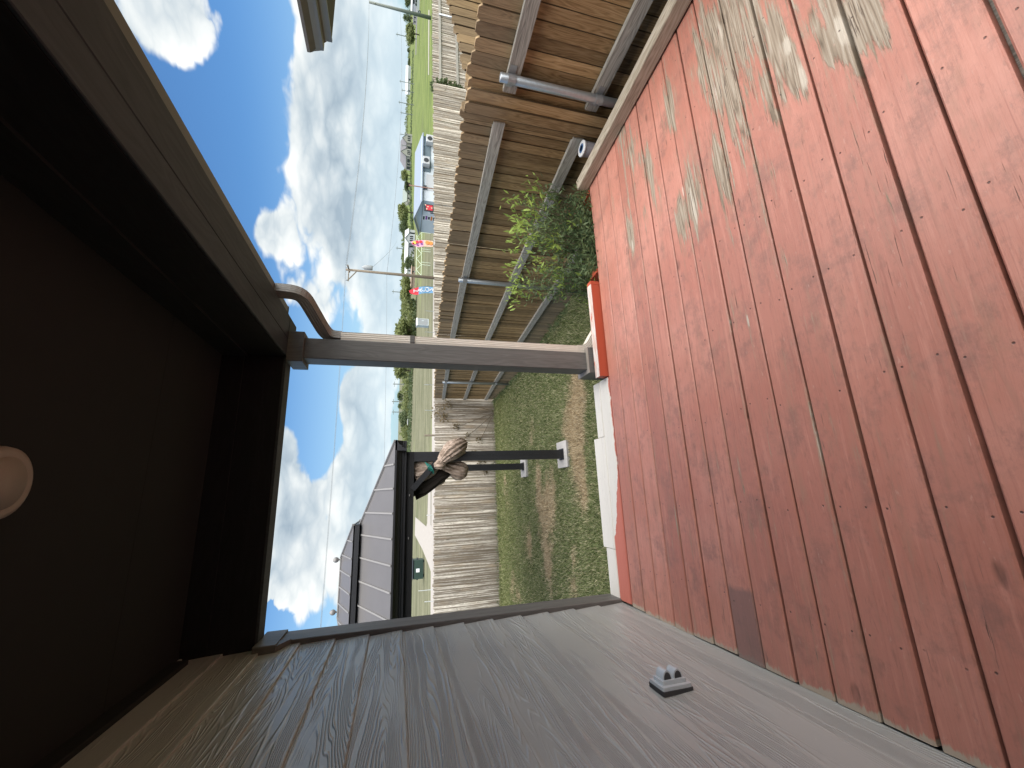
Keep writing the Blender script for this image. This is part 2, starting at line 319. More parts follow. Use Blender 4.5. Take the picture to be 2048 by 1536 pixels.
    c = N.mix(N.m('MULTIPLY', kr, N.m('ADD', .3, N.m('MULTIPLY', ring, .9))), c, (.12, .06, .045))
    scu = N.step(N.noise(N.comb(N.m('MULTIPLY', x, 26.), N.m('MULTIPLY', y, 70.), off), 1., 4, .6), .64, .74, 0., .4)
    c = N.mix(scu, c, (.55, .34, .28))
    ck = N.noise(N.comb(N.m('ADD', N.m('MULTIPLY', x, 7.), off), N.m('MULTIPLY', y, 190.), off), 1., 2, .5)
    ckm = N.m('MULTIPLY', N.step(N.m('ADD', ck, N.m('MULTIPLY', wear, .10)), .70, .76), N.step(N.noise(N.comb(N.m('MULTIPLY', x, 2.), N.m('MULTIPLY', y, 6.), off), 1., 2), .42, .56))
    c = N.mix(N.m('MULTIPLY', ckm, .8), c, (.07, .045, .032))
    bv = N.comb(N.m('ADD', N.m('MULTIPLY', x, 1.05), off), N.m('MULTIPLY', y, 2.3), off); bd = N.m('ADD', N.vor(bv, 1.), N.m('MULTIPLY', N.m('SUBTRACT', patch, .5), .06))
    bk = N.m('MULTIPLY', N.step(bd, .03, .075, 1., 0.), N.step(N.sep(N.vor(bv, 1., 'Color'))[1], .45, .47)); brg = N.m('ABSOLUTE', N.m('SUBTRACT', N.m('FRACT', N.m('MULTIPLY', bd, 60.)), .5))
    c = N.mix(N.m('MULTIPLY', bk, N.m('MULTIPLY_ADD', brg, .9, .25)), c, (.15, .075, .058))
    hgt = N.m('SUBTRACT', N.m('ADD', N.m('MULTIPLY', st, N.m('ADD', .35, wm)), N.m('MULTIPLY', fine, .25)), N.m('ADD', N.m('ADD', scr, ckm), N.m('MULTIPLY', kr, .3)))
    return fin(N, c, hgt, .45, .008, N.m('ADD', .34, N.m('MULTIPLY', N.m('ADD', wm, blot), .26)))
DECK = deck_material()
def white_board():
    N = new_mat('worn_white_board', .6, .3); x, y, z = N.sep(N.pos); off = N.m('MULTIPLY', N.rnd, 13.)
    st = N.noise(N.comb(N.m('MULTIPLY', x, 2.), N.m('MULTIPLY', y, 70.), off), 1., 6, .65); fine = N.noise(N.pos, 40., 5, .7)
    c = N.mix(N.step(st, .55, .72, 0., .5), (.68, .655, .60), (.36, .32, .265)); c = N.mix(N.step(fine, .6, .72, 0., .5), c, (.42, .40, .36))
    # red deck paint slopped over the inner board towards the house
    edge = N.m('ADD', N.m('ADD', N.m('MULTIPLY', x, 1.), N.m('MULTIPLY', N.noise(N.pos, 7., 4, .6), .35)), N.m('MULTIPLY', N.step(y, 2.62, 2.77), .42))
    c = N.mix(N.m('MULTIPLY', N.step(edge, .255, .27, 1., 0.), N.step(y, 2.772, 2.775, 1., 0.)), c, N.mix(st, (.44, .13, .095), (.56, .19, .14)))
    e2 = N.m('ADD', y, N.m('MULTIPLY', N.m('SUBTRACT', N.noise(N.comb(N.m('MULTIPLY', x, 9.), 0., 0.), 1., 3), .5), .03))
    c = N.mix(N.step(e2, 2.632, 2.637, 1., 0.), c, (.50, .16, .12))
    return fin(N, c, st, .3, .004)
WHITEB = white_board()
def red_solid(name, a, b, rough=.5):
    N = new_mat(name, rough, .3); st = N.noise(N.scale(N.pos, (2., 50., 50.)), 1., 6, .6)
    c = N.mix(st, a, b); c = N.mix(N.step(N.noise(N.pos, 18., 5, .7), .62, .7, 0., .5), c, (.33, .17, .12)); return fin(N, c, st, .2, .004)
REDWOOD = red_solid('red_stained_timber', (.40, .065, .03), (.52, .11, .06))
def curb_top():
    N = new_mat('chipped_white_and_red_paint', .6, .3); f = N.noise(N.scale(N.pos, (5., 30., 30.)), 1., 5, .65); x, y, z = N.sep(N.pos)
    c = N.mix(N.step(f, .42, .56), (.68, .63, .60), (.58, .44, .38)); g = N.noise(N.scale(N.pos, (9., 20., 20.)), 1., 4)
    return fin(N, N.mix(N.step(g, .63, .66, 0., .9), c, (.50, .12, .08)), f, .2, .004)
CURBTOP = curb_top()

def siding_material():
    N = new_mat('embossed_lap_siding', .40, .7); x, y, z = N.sep(N.oc); off = N.m('MULTIPLY', N.rnd, 61.)
    bend = N.m('MULTIPLY', N.noise(N.comb(N.m('ADD', N.m('MULTIPLY', y, 2.2), off), N.m('MULTIPLY', z, 4.), off), 1., 3, .5), 1.)
    v = N.noise(N.comb(N.m('ADD', N.m('MULTIPLY', y, .5), off), N.m('ADD', N.m('MULTIPLY', z, 10.), N.m('MULTIPLY', bend, .45)), off), 1., 1.5, .4)
    tri = N.m('MULTIPLY', N.m('ABSOLUTE', N.m('SUBTRACT', N.m('FRACT', N.m('MULTIPLY', v, 38.)), .5)), 2.)
    ridge = N.step(tri, .45, .95); where = N.step(N.noise(N.comb(N.m('ADD', N.m('MULTIPLY', y, 1.2), off), N.m('MULTIPLY', z, 6.), 4.), 1., 3), .36, .56)
    fl = N.m('MULTIPLY', ridge, where); fine = N.noise(N.pos, 90., 4, .6)
    c = N.mix(N.noise(N.pos, 3., 5, .6), (.37, .377, .352), (.44, .447, .418)); c = N.mix(N.m('MULTIPLY', fl, .22), c, (.54, .535, .505))
    sp = N.noise(N.scale(N.pos, (30., 30., 70.)), 1., 2); c = N.mix(N.step(sp, .765, .79, 0., .9), c, (.62, .60, .56))
    return fin(N, c, N.m('ADD', fl, N.m('MULTIPLY', fine, .12)), .7, .004, .33)
SIDING = siding_material()
TRIM = wood('brown_painted_trim', 'z', (.10, .095, .087), (.13, .124, .114), (.17, .162, .15), grain=30., var=0., knots=.3, bump=.2, rough=.5, spec=.35)
TRIM_LIGHT = flat('taupe_painted_trim', (.30, .27, .24), .5, .35, .12, 25)
POST = wood('taupe_painted_post', 'z', (.094, .092, .086), (.122, .120, .113), (.155, .152, .144), grain=45., var=0., knots=.45, bump=.25, rough=.5, spec=.35)
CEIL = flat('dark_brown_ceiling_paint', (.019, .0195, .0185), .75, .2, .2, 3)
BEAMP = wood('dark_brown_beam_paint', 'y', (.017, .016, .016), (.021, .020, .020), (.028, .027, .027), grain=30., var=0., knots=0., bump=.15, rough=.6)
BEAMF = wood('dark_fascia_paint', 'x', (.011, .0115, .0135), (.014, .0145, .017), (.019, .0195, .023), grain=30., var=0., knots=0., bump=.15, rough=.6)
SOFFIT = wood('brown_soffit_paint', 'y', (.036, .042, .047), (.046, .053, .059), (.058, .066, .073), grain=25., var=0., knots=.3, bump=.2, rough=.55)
ELBOW = flat('taupe_elbow_metal', (.27, .255, .232), .4, .45, .1, 9)
GUTTER = flat('bronze_gutter_metal', (.115, .110, .102), .4, .45, .1, 6)
SPOUT = flat('almond_downspout_metal', (.66, .62, .54), .38, .45, .08, 9)
GALV = flat('galvanised_steel', (.42, .46, .49), .42, .5, .18, 40, .75)
GALV_D = flat('dull_galvanised_bracket', (.36, .38, .40), .45, .5, .25, 60, .7)
GREYPL = flat('grey_cover_plastic', (.50, .535, .55), .35, .5, .1, 60)
DARKPL = flat('dark_gasket', (.05, .05, .05), .6, .3, .2, 60)
LAMPW = flat('cream_light_lens', (.32, .285, .235), .5, .4, .06, 30)
BLACKM = flat('black_powder_coat', (.020, .021, .024), .42, .45, .2, 12)
BLACKD = flat('black_beam_inside', (.012, .012, .013), .6, .3, .2, 12)
ROOFM = flat('grey_brown_steel_roof', (.105, .102, .104), .42, .45, .1, 4)
RIBM = flat('pale_roof_rib', (.20, .195, .19), .4, .45, .1, 6)
PAVER = flat('pale_concrete_paver', (.36, .355, .35), .85, .2, .2, 30, bump=.3)
def cloth_mat():
    N = new_mat('taupe_curtain_fabric', .85, .15); x, y, z = N.sep(N.pos)
    f = N.noise(N.comb(N.m('MULTIPLY', x, 22.), N.m('MULTIPLY', y, 22.), N.m('MULTIPLY', z, 5.)), 1., 3, .5, 1.2)
    return fin(N, N.mix(N.step(f, .3, .7), (.20, .15, .115), (.48, .385, .32)), f, .9, .03)
CLOTH = cloth_mat()
CLOTH_D = flat('dark_mesh_netting', (.03, .025, .022), .9, .1, .3, 20)
TEAL = flat('teal_bungee_cord', (.02, .20, .17), .6, .3, .2, 30)
LID = flat('white_lid_plastic', (.72, .74, .76), .4, .4, .05, 30); LIDB = flat('blue_label_ring', (.06, .13, .28), .5, .3, .1, 40); TUB = flat('grey_tub_plastic', (.34, .34, .37), .5, .3, .15, 30)
BARK = wood('bark', 'z', (.06, .045, .03), (.11, .085, .06), (.18, .15, .11), grain=30., knots=0.)
def leaf_mat(name, a, b, c_, trans=.35):
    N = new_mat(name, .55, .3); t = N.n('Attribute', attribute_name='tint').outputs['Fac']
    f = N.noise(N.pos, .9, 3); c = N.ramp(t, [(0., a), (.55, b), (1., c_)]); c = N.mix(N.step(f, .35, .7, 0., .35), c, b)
    N.put(N.b.inputs['Base Color'], c)
    tr = N.n('BsdfTranslucent', Color=N.mix(.5, c, c_)); mx = N.n('MixShader', Fac=trans); N.l.new(N.b.outputs[0], mx.inputs[1]); N.l.new(tr.outputs[0], mx.inputs[2])
    o = [q for q in N.nodes if q.type == 'OUTPUT_MATERIAL'][0]; N.l.new(mx.outputs[0], o.inputs[0]); return N.mat
LEAF_BUSH = leaf_mat('bush_leaf', (.055, .095, .045), (.13, .19, .09), (.25, .33, .14))
LEAF_TIP = leaf_mat('young_leaf', (.18, .27, .06), (.29, .41, .09), (.42, .54, .14))
LEAF_DARK = leaf_mat('dark_tree_leaf', (.05, .075, .035), (.095, .13, .06), (.16, .20, .09))
LEAF_LIGHT = leaf_mat('light_tree_leaf', (.085, .11, .045), (.17, .20, .075), (.28, .31, .12))
LEAF_VINE = leaf_mat('vine_leaf', (.06, .055, .03), (.15, .12, .06), (.28, .20, .10))

def dry_mask(N, x, y):
    L = []
    for px, py, rx, ry, wt in [(1085, 1030, .5, .5, .66), (1075, 955, .35, .25, .55), (1105, 990, .5, .35, .65), (1055, 1090, .5, .3, .5), (1095, 1140, .5, .4, .65), (1150, 880, .7, .45, .7), (1160, 780, .4, .35, .65), (1165, 960, .7, .2, .5), (1150, 1160, .5, .2, .4), (1010, 990, .7, .4, .3), (1060, 870, .5, .3, .35), (1030, 1180, .5, .6, .35)]:
        z0 = -1.0; q = at(px, py, z0); q = at(px, py, zg(q.y)); L.append((q.x, q.y, rx, ry, wt))
    return N.m('ADD', N.gsum(x, y, L), N.m('MULTIPLY', N.m('SUBTRACT', N.noise(N.pos, 2.3, 6, .65), .5), 1.3))
def yard_soil():
    N = new_mat('thin_lawn_soil', .95, .1); x, y, z = N.sep(N.pos); d = dry_mask(N, x, y); f = N.noise(N.pos, 60., 5, .7)
    c = N.mix(N.step(d, .25, .6), N.mix(f, (.085, .10, .045), (.22, .22, .12)), N.mix(f, (.28, .22, .14), (.50, .40, .27)))
    return fin(N, c, f, .6, .02)
def grass_mat():
    N = new_mat('lawn_blades', .6, .25); x, y, z = N.sep(N.pos); d = dry_mask(N, x, y); t = N.n('Attribute', attribute_name='tint').outputs['Fac']
    g = N.ramp(t, [(0., (.05, .075, .026)), (.40, (.12, .165, .06)), (.70, (.25, .29, .13)), (1., (.52, .48, .32))])
    s = N.ramp(t, [(0., (.20, .155, .095)), (.5, (.43, .345, .22)), (1., (.66, .57, .41))])
    warm = N.step(y, 9., 11.6, 0., .45)
    g = N.mix(warm, g, N.mix(t, (.10, .13, .04), (.27, .29, .11)))
    c = N.mix(N.step(N.m('ADD', d, N.m('MULTIPLY', t, .22)), .30, .66), g, s); N.put(N.b.inputs['Base Color'], c)
    tr = N.n('BsdfTranslucent', Color=c); mx = N.n('MixShader', Fac=.25); N.l.new(N.b.outputs[0], mx.inputs[1]); N.l.new(tr.outputs[0], mx.inputs[2])
    o = [q for q in N.nodes if q.type == 'OUTPUT_MATERIAL'][0]; N.l.new(mx.outputs[0], o.inputs[0]); return N.mat
SOIL = yard_soil(); GRASS = grass_mat()
def field_mat():
    N = new_mat('mown_field', .95, .1); x, y, z = N.sep(N.pos)
    a = N.noise(N.comb(N.m('MULTIPLY', x, .10), N.m('MULTIPLY', y, .55), 0.), 1., 6, .65); b = N.noise(N.pos, 1.6, 6, .75); c0 = N.noise(N.pos, .035, 4, .6)
    big = N.step(N.m('SUBTRACT', x, N.m('MULTIPLY', y, .45)), -6., 30.)
    straw = N.mix(N.step(a, .3, .7), (.095, .098, .058), (.20, .196, .132)); green = N.mix(N.step(a, .3, .7), (.075, .108, .03), (.185, .225, .072))
    f = N.m('ADD', N.m('MULTIPLY', big, .7), N.m('MULTIPLY', N.m('SUBTRACT', a, .5), 1.3)); f = N.m('ADD', f, N.m('MULTIPLY', N.m('SUBTRACT', c0, .5), 1.5))
    c = N.mix(N.step(f, .05, .75), straw, green); c = N.mix(N.step(b, .48, .70, 0., .5), c, (.06, .075, .03))
    c = N.mix(N.step(N.noise(N.comb(N.m('MULTIPLY', x, .05), N.m('MULTIPLY', y, .16), 5.), 1., 4, .6), .56, .68, 0., .55), c, (.06, .085, .03))
    return fin(N, c, b, .5, .1)
FIELD = field_mat()
GRAVEL = flat('pale_caliche_gravel', (.33, .31, .285), .95, .1, .18, 2.5)
WHITEP = flat('white_painted_metal', (.50, .52, .53), .5, .3, .06, 5); BLUEW = flat('pale_blue_white_metal', (.60, .66, .70), .5, .3, .08, 3); SHADEB = flat('painted_eave_shadow', (.15, .20, .23), .6, .3, .1, 5)
ROOFBLUE = flat('pale_blue_metal_roof', (.22, .265, .32), .5, .4, .06, 2); DARKG = flat('dark_grey', (.04, .045, .05), .6, .3, .2, 20); MIDG = flat('mid_grey_metal', (.30, .32, .33), .5, .4, .1, 20)
POLEW = wood('utility_pole_wood', 'z', (.13, .10, .07), (.20, .165, .125), (.29, .25, .20), grain=20., var=.2, knots=0.)
POLEG = flat('grey_green_pole', (.16, .18, .16), .6, .3, .15, 3); WIRE = flat('wire_metal', (.20, .22, .24), .5, .3, .1, 2); RUST = flat('rusty_steel', (.20, .11, .08), .7, .3, .3, 20)
CREAM = flat('cream_render', (.44, .43, .38), .8, .2, .06, 1); ROOFG = flat('grey_shingles', (.17, .17, .18), .9, .1, .15, 3); ROOFP = flat('pale_metal_roof', (.50, .52, .52), .5, .3, .08, 1); BRICKT = flat('tan_masonry', (.36, .27, .21), .9, .1, .1, 2); GREENR = flat('grey_green_roof', (.24, .28, .25), .8, .2, .1, 1)
WIN = flat('dark_window_glass', (.03, .035, .04), .15, .6, .1, 5); CABG = flat('pale_grey_cabinet', (.48, .54, .56), .5, .3, .05, 5); DGREEN = flat('dark_green_paint', (.028, .055, .045), .5, .4, .15, 3)
FLAGPINK = flat('pink_flag_cloth', (.72, .38, .52), .8, .1, .05, 5); FLAGYEL = flat('yellow_flag_print', (.70, .55, .12), .8, .1, .1, 5); FLAGRED = flat('red_flag_cloth', (.60, .06, .08), .8, .1, .1, 5); FLAGORG = flat('orange_flag_print', (.70, .26, .08), .8, .1, .1, 5); FLAGPUR = flat('purple_flag_print', (.22, .08, .30), .8, .1, .1, 5)
FLAGBLUE = flat('blue_flag_cloth', (.16, .32, .50), .8, .1, .1, 5); FLAGWHT = flat('white_flag_print', (.74, .76, .80), .8, .1, .04, 5); FLAGPCH = flat('peach_flag_cloth', (.74, .52, .40), .8, .1, .05, 5)
ROOFS = flat('neighbour_roof_shingle', (.20, .18, .16), .9, .1, .2, 8); FASC = flat('grey_neighbour_gutter', (.33, .325, .31), .5, .35, .08, 8); SOFD = flat('dark_neighbour_soffit', (.10, .085, .075), .7, .2, .1, 8)
# ---------------------------------------------------------------- ground
def sheet(name, xs, ys, zf, mat):
    V = [(x, y, zf(y)) for y in ys for x in xs]; n = len(xs)
    F = [(j * n + i, j * n + i + 1, (j + 1) * n + i + 1, (j + 1) * n + i) for j in range(len(ys) - 1) for i in range(n - 1)]
    return struct(put_mesh(name, quad_mesh(name, V, F, mat)))
sheet('yard', [-400, -60, -20, -6, 0, 3, 10, 30, 80, 500], [-400, -60, -12, -5, 0, 2, 3, 4.5, 6, 7.3, 8.7, 10.4, 12.1], zg, SOIL)
sheet('field', [-2500, -600, -120, -40, -10, 10, 40, 120, 600, 3000], [12.1, 14, 16, 19, 22, 40, 80, 200, 700, 3000], zg, FIELD)
def poly(name, pts, z, mat):
    me = bpy.data.meshes.new(name); me.from_pydata([(p[0], p[1], z) for p in pts], [], [tuple(range(len(pts)))]); me.materials.append(mat)
    return struct(put_mesh(name, me))
G0 = -1.6
poly('gravel_road', [(-60, 34.6), (62, 34.6), (62, 38.6), (-60, 38.6)], G0 + .02, GRAVEL)
pa = [at(857, 975, G0), at(855, 1046, G0), at(853, 1053, G0), at(831, 1034, G0), at(830, 1070, G0), at(845, 1098, G0), at(858, 1130, G0), at(866, 1155, G0), at(868, 1060, G0), at(862, 1050, G0), at(862, 975, G0)]
poly('gravel_track', [(p.x, p.y) for p in pa], G0 + .026, GRAVEL)
pb = [at(857.2, 20, G0), at(856.6, 150, G0), at(858.2, 150, G0), at(859., 20, G0)]; poly('gravel_lane', [(p.x, p.y) for p in pb], G0 + .024, GRAVEL)
pc = [at(833, -40, G0), at(831, 110, G0), at(832.5, 110, G0), at(837, -40, G0)]; poly('asphalt_road', [(p.x, p.y) for p in pc], G0 + .022, flat('grey_asphalt', (.16, .155, .15), .9, .1, .1, 1))

# ---------------------------------------------------------------- lawn blades
def lawn():
    n = 330000; Y = 2.72 + (12.05 - 2.72) * rng.random(n) ** 1.12; X = -.42 * Y + (2.72 + .42 * Y) * rng.random(n)
    keep = ~((Y < 2.96) & (X < 1.55)); X, Y = X[keep], Y[keep]; n = len(X)
    Z = np.interp(Y, [-5, 2, 3, 6, 8.7, 12.1], [-.75, -.75, -.8, -1.06, -1.3, -1.38])
    pat = np.sin(X * 3.1 + np.sin(Y * 2.3) * 1.7) * np.sin(Y * 3.7 + X) * .5 + .5
    h = (.022 + .03 * rng.random(n)) * (.75 + .6 * pat) * (1 + .5 * (X > 2.5) + .5 * (Y > 11.9)); wd = .0035 + .0006 * Y
    a = rng.random(n) * 2 * np.pi; ln = h * (.3 + .9 * rng.random(n)); b = rng.random(n) * 2 * np.pi
    V = np.zeros((n, 3, 3)); V[:, 0] = np.stack([X - wd * np.cos(a), Y - wd * np.sin(a), Z - .004], 1); V[:, 1] = np.stack([X + wd * np.cos(a), Y + wd * np.sin(a), Z - .004], 1)
    V[:, 2] = np.stack([X + ln * np.cos(b), Y + ln * np.sin(b), Z + h], 1)
    t = np.repeat(np.clip(rng.normal(.5, .30, n), 0, 1)[:, None], 3, 1); t[:, 2] = np.clip(t[:, 2] + .15, 0, 1)
    o = put_mesh('lawn_grass', quad_mesh('lawn_grass', V.reshape(-1, 3), np.arange(3 * n).reshape(-1, 3), GRASS, t.ravel()))
    tag(o, 'short patchy lawn grass between deck and weathered fence', 'grass'); o['kind'] = 'stuff'
lawn()

# ---------------------------------------------------------------- deck
deck = thing('deck', 'red painted plank deck with worn bare patches under the porch', 'deck', (.9, 1., -.75))
PITCH = .1458; gaps = {11: .013, 12: .008, 13: .014, 14: .009, 15: .014, 1: .009, 5: .009, 8: .009}
for k in range(24):
    y1 = 2.62 - PITCH * k - gaps.get(k, .0055 + .004 * random.random()) / 2; y0 = 2.62 - PITCH * (k + 1) + gaps.get(k + 1, .0065) / 2
    dz = random.uniform(-.002, .0015); x0 = -.748 + random.uniform(-.002, .006)
    MB().cbox(x0, 2.60 + random.uniform(-.01, .01), y0, y1, -.038 + dz, dz, 'x', .005).build('deck_board', DECK, deck)
for k in (11, 13, 15, 1):
    yk = 2.62 - PITCH * k; MB().box(-.74, 2.58, yk - .012, yk + .012, -.0425, -.0395).build('gap_debris', GREYWOOD, deck)
MB().cbox(-.738, .783, 2.631, 2.771, -.040, -.001, 'x', .006).build('deck_board', WHITEB, deck)
for a, b, y1 in ((-.738, -.425, 2.912), (-.421, .362, 2.955), (.366, .782, 2.885)):
    MB().cbox(a, b, 2.779, y1, -.044, -.003 - .002 * random.random(), 'x', .007).build('edge_board', WHITEB, deck)
for i in range(9):
    x = -.70 + i * .406; MB().box(x - .019, x + .019, -.9, 2.61, -.19, -.0425).build('joist', GREYWOOD, deck)
MB().box(-.73, .78, 2.80, 2.838, -.24, -.046).build('rim_joist', GREYWOOD, deck)
MB().box(.79, 2.58, 2.585, 2.618, -.24, -.0405).build('rim_joist', REDWOOD, deck)
for x, y in ((-.6, 2.7), (.7, 2.7), (2.45, 2.5), (2.45, .4), (.9, .4), (-.6, .4), (.9, -.7), (2.45, -.7)):
    MB().box(x - .045, x + .045, y - .045, y + .045, zg(y) - .05, -.19).build('support_post', GREYWOOD_Z, deck)
# low painted kerb in front of the post
for y0, y1 in ((2.6275, 2.655), (2.660, 2.688)):
    MB().cbox(.79, 1.53, y0, y1, -.036, .062, 'x', .003).build('curb_board', REDWOOD, deck)
    MB().cbox(.788, 1.53, y0 - .001, y1 + .001, .0622, .0685, 'x', .002).build('curb_cap', CURBTOP, deck)
MB().box(1.532, 1.56, 2.628, 2.688, -.15, .066).build('curb_end', REDWOOD, deck)
# steps down into the yard, overgrown by the bush
for x in (1.64, 2.37):
    MB().prism([(2.625, .0), (2.625, -.26), (3.50, -.84), (3.62, -.84), (3.62, -.70), (2.74, .0)], 'x', x, x + .038).build('stringer', REDWOOD, deck)
for i in range(3):
    MB().cbox(1.679, 2.369, 2.66 + .26 * i, 2.94 + .26 * i, -.23 - .19 * i, -.192 - .19 * i, 'x', .005).build('tread', REDWOOD, deck)

# loose weathered timber along the deck side
ta, tb = at(1204, 330, .004), at(1386, 0, .004); td = (ta - tb).normalized(); nrm = Vector((td.y, -td.x, 0))
e1 = ta + td * .27; e0 = tb - td * 1.2; cc = (e1 + e0) / 2 + nrm * .046 + Vector((0, 0, .047))
tm = thing('timber_beam', 'weathered tan timber lying along the open side of the deck', 'timber', (cc.x, cc.y, .003)); L2 = (e1 - e0).length / 2; c_ = .005
pr = [(-.045 + c_, -.044), (.045 - c_, -.044), (.045, -.044 + c_), (.045, .044 - c_), (.045 - c_, .044), (-.045 + c_, .044), (-.045, .044 - c_), (-.045, -.044 + c_)]
mb = MB().prism(pr, 'y', -L2, L2); o = put_mesh('beam_body', mb.mesh(TIMBER), tm, cc); o.rotation_euler.z = math.atan2(-td.x, td.y)

# ---------------------------------------------------------------- house and porch
house = thing('house', 'taupe lap sided house wall with dark brown porch ceiling and beams', 'house', (-.9, 0., -.8))
for i in range(-3, 14):
    zb = 1.959 - .1788 * i; pr = [(-.80, zb), (-.752, zb), (-.7505, zb + .004), (-.7625, zb + .192), (-.80, zb + .192)]
    mb = MB().prism(pr, 'y', -.96, 2.748); me = mb.mesh(SIDING, Vector((-.76, 0, zb))); put_mesh('siding_board', me, house, (-.76, 0, zb))
MB().box(-6, -.802, -1.6, 2.90, -.85, 2.50).build('unseen_wall_core', TRIM, house)
MB().box(-.800, 1.35, -1.6, -.95, -.85, 2.50).build('unseen_wall_core', SIDING, house)  # unseen wall behind the camera, added to shade the near deck
mb = MB().prism([(-.90, 2.51), (-.90, 2.57), (-5., 4.6), (-9., 2.6), (-9., 2.51)], 'x', -6.2, 1.6); mb.build('unseen_main_roof', ROOFS, house)  # unseen roof behind the camera, added for the shade it throws
MB().cbox(-.801, -.732, 2.75, 2.925, -.45, 2.058, 'z', .003).build('corner_trim', TRIM, house)
MB().cbox(-.8005, -.722, 2.655, 2.93, 2.060, 2.168, 'z', .004).build('trim_head', TRIM, house)
MB().prism([(2.655, 2.060), (2.752, 2.060), (2.752, 2.005)], 'x', -.80, -.728).build('trim_bracket', TRIM, house)
for y0, y1 in ((-.95, -.1), (-.098, .93), (.932, 2.14), (2.142, 2.72)):
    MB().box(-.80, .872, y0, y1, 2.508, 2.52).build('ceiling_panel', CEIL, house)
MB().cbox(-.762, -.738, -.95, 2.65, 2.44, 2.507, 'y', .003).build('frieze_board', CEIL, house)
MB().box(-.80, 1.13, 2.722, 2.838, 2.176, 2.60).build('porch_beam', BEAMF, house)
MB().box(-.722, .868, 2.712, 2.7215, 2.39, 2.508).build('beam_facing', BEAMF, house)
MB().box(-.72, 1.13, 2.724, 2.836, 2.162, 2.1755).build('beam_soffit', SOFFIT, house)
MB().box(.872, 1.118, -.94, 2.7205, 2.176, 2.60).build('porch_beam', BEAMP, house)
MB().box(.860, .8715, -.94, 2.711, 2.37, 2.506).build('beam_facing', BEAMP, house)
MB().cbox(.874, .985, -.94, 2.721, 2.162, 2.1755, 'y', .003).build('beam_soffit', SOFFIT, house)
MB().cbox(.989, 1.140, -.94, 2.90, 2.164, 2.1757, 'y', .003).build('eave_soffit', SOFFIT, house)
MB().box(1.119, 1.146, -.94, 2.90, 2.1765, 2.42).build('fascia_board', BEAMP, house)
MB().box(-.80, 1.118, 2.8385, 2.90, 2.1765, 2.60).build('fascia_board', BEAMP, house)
mb = MB().prism([(1.30, 2.44), (1.30, 2.47), (-1.2, 3.45), (-6., 3.45), (-6., 2.625), (.9, 2.625)], 'y', -.95, 3.02); mb.build('roof', ROOFS, house)
gut = thing('rain_gutter', 'bronze rain gutter along the porch eave above the downspout', 'gutter', (1.2, 1., 2.2))
MB().prism([(1.150, 2.20), (1.238, 2.20), (1.246, 2.208), (1.262, 2.245), (1.262, 2.262), (1.288, 2.30), (1.288, 2.345), (1.278, 2.345), (1.278, 2.335), (1.150, 2.335)], 'y', -.34, 2.80).build('trough', GUTTER, gut)
MB().prism([(1.148, 2.197), (1.242, 2.197), (1.266, 2.245), (1.266, 2.262), (1.292, 2.30), (1.292, 2.349), (1.148, 2.349)], 'y', 2.8005, 2.806).build('end_cap', GUTTER, gut)

pp = thing('porch_post', 'square taupe painted porch post with base and cap trim', 'post', (.94, 2.81, -.82))
MB().cbox(.870, 1.008, 2.742, 2.880, -.82, 2.0695, 'z', .004).build('shaft', POST, pp)
MB().cbox(.838, 1.040, 2.710, 2.912, -.80, .098, 'z', .003).build('plinth', POST, pp)
MB().prism([(.838, 2.710), (1.040, 2.710), (1.040, 2.912), (.838, 2.912)], 'z', .0985, .104).build('plinth_cap', TRIM_LIGHT, pp)
MB().cbox(.840, 1.038, 2.712, 2.910, 2.070, 2.1615, 'z', .003).build('capital', POST, pp)

def sweep(path, prof, ref, n_sub=1):
    """sweep a closed 2-D profile along a path; ref is the direction of the profile's first axis"""
    P_ = [Vector(p) for p in path]; vs = []; k = len(prof); ref = Vector(ref)
    for i, p in enumerate(P_):
        d = (P_[min(i + 1, len(P_) - 1)] - P_[max(i - 1, 0)]).normalized(); a = (ref - d * ref.dot(d)).normalized(); b = d.cross(a)
        vs += [p + a * q[0] + b * q[1] for q in prof]
    fs = [(i * k + j, i * k + (j + 1) % k, (i + 1) * k + (j + 1) % k, (i + 1) * k + j) for i in range(len(P_) - 1) for j in range(k)]
    return MB().add(vs, fs + [tuple(range(k))[::-1], tuple(range((len(P_) - 1) * k, len(P_) * k))])
def spout_prof(hw, hd, rib=.0025, nr=4):
    pts = []; per = [(-hw, -hd), (hw, -hd), (hw, hd), (-hw, hd)]
    for s in range(4):
        a, b = Vector(per[s]), Vector(per[(s + 1) % 4]); nn = Vector(((b - a).y, -(b - a).x)).normalized()
        for t in range(nr * 2):
            f = .06 + .88 * t / (nr * 2); pts.append(tuple(a.lerp(b, f) - nn * (rib if t % 2 else 0)))
    return pts
def bez(a, b, c, d, n=8):
    a, b, c, d = map(Vector, (a, b, c, d)); return [a * (1 - t) ** 3 + b * 3 * t * (1 - t) ** 2 + c * 3 * t * t * (1 - t) + d * t ** 3 for t in [i / n for i in range(n + 1)]]
ds = thing('downspout', 'almond metal downspout with elbows strapped to the porch post', 'downspout', (1.045, 2.80, -.1))
top = [Vector((1.205, 2.50, 2.199)), Vector((1.205, 2.50, 2.17))] + bez((1.205, 2.50, 2.15), (1.205, 2.50, 2.07), (1.195, 2.52, 2.055), (1.17, 2.575, 2.035), 7) + bez((1.085, 2.745, 1.975), (1.055, 2.80, 1.95), (1.044, 2.80, 1.93), (1.044, 2.80, 1.86), 7)
sweep(top, spout_prof(.029, .037), (1, .3, 0)).build('upper_elbow', ELBOW, ds)
sweep([(1.044, 2.80, 1.862), (1.044, 2.80, 1.40)], spout_prof(.030, .038), (1, 0, 0)).build('pipe', SPOUT, ds)
sweep([(1.0435, 2.80, 1.398), (1.0435, 2.80, .8), (1.0435, 2.80, .16)], spout_prof(.0285, .0365), (1, 0, 0)).build('pipe', SPOUT, ds)
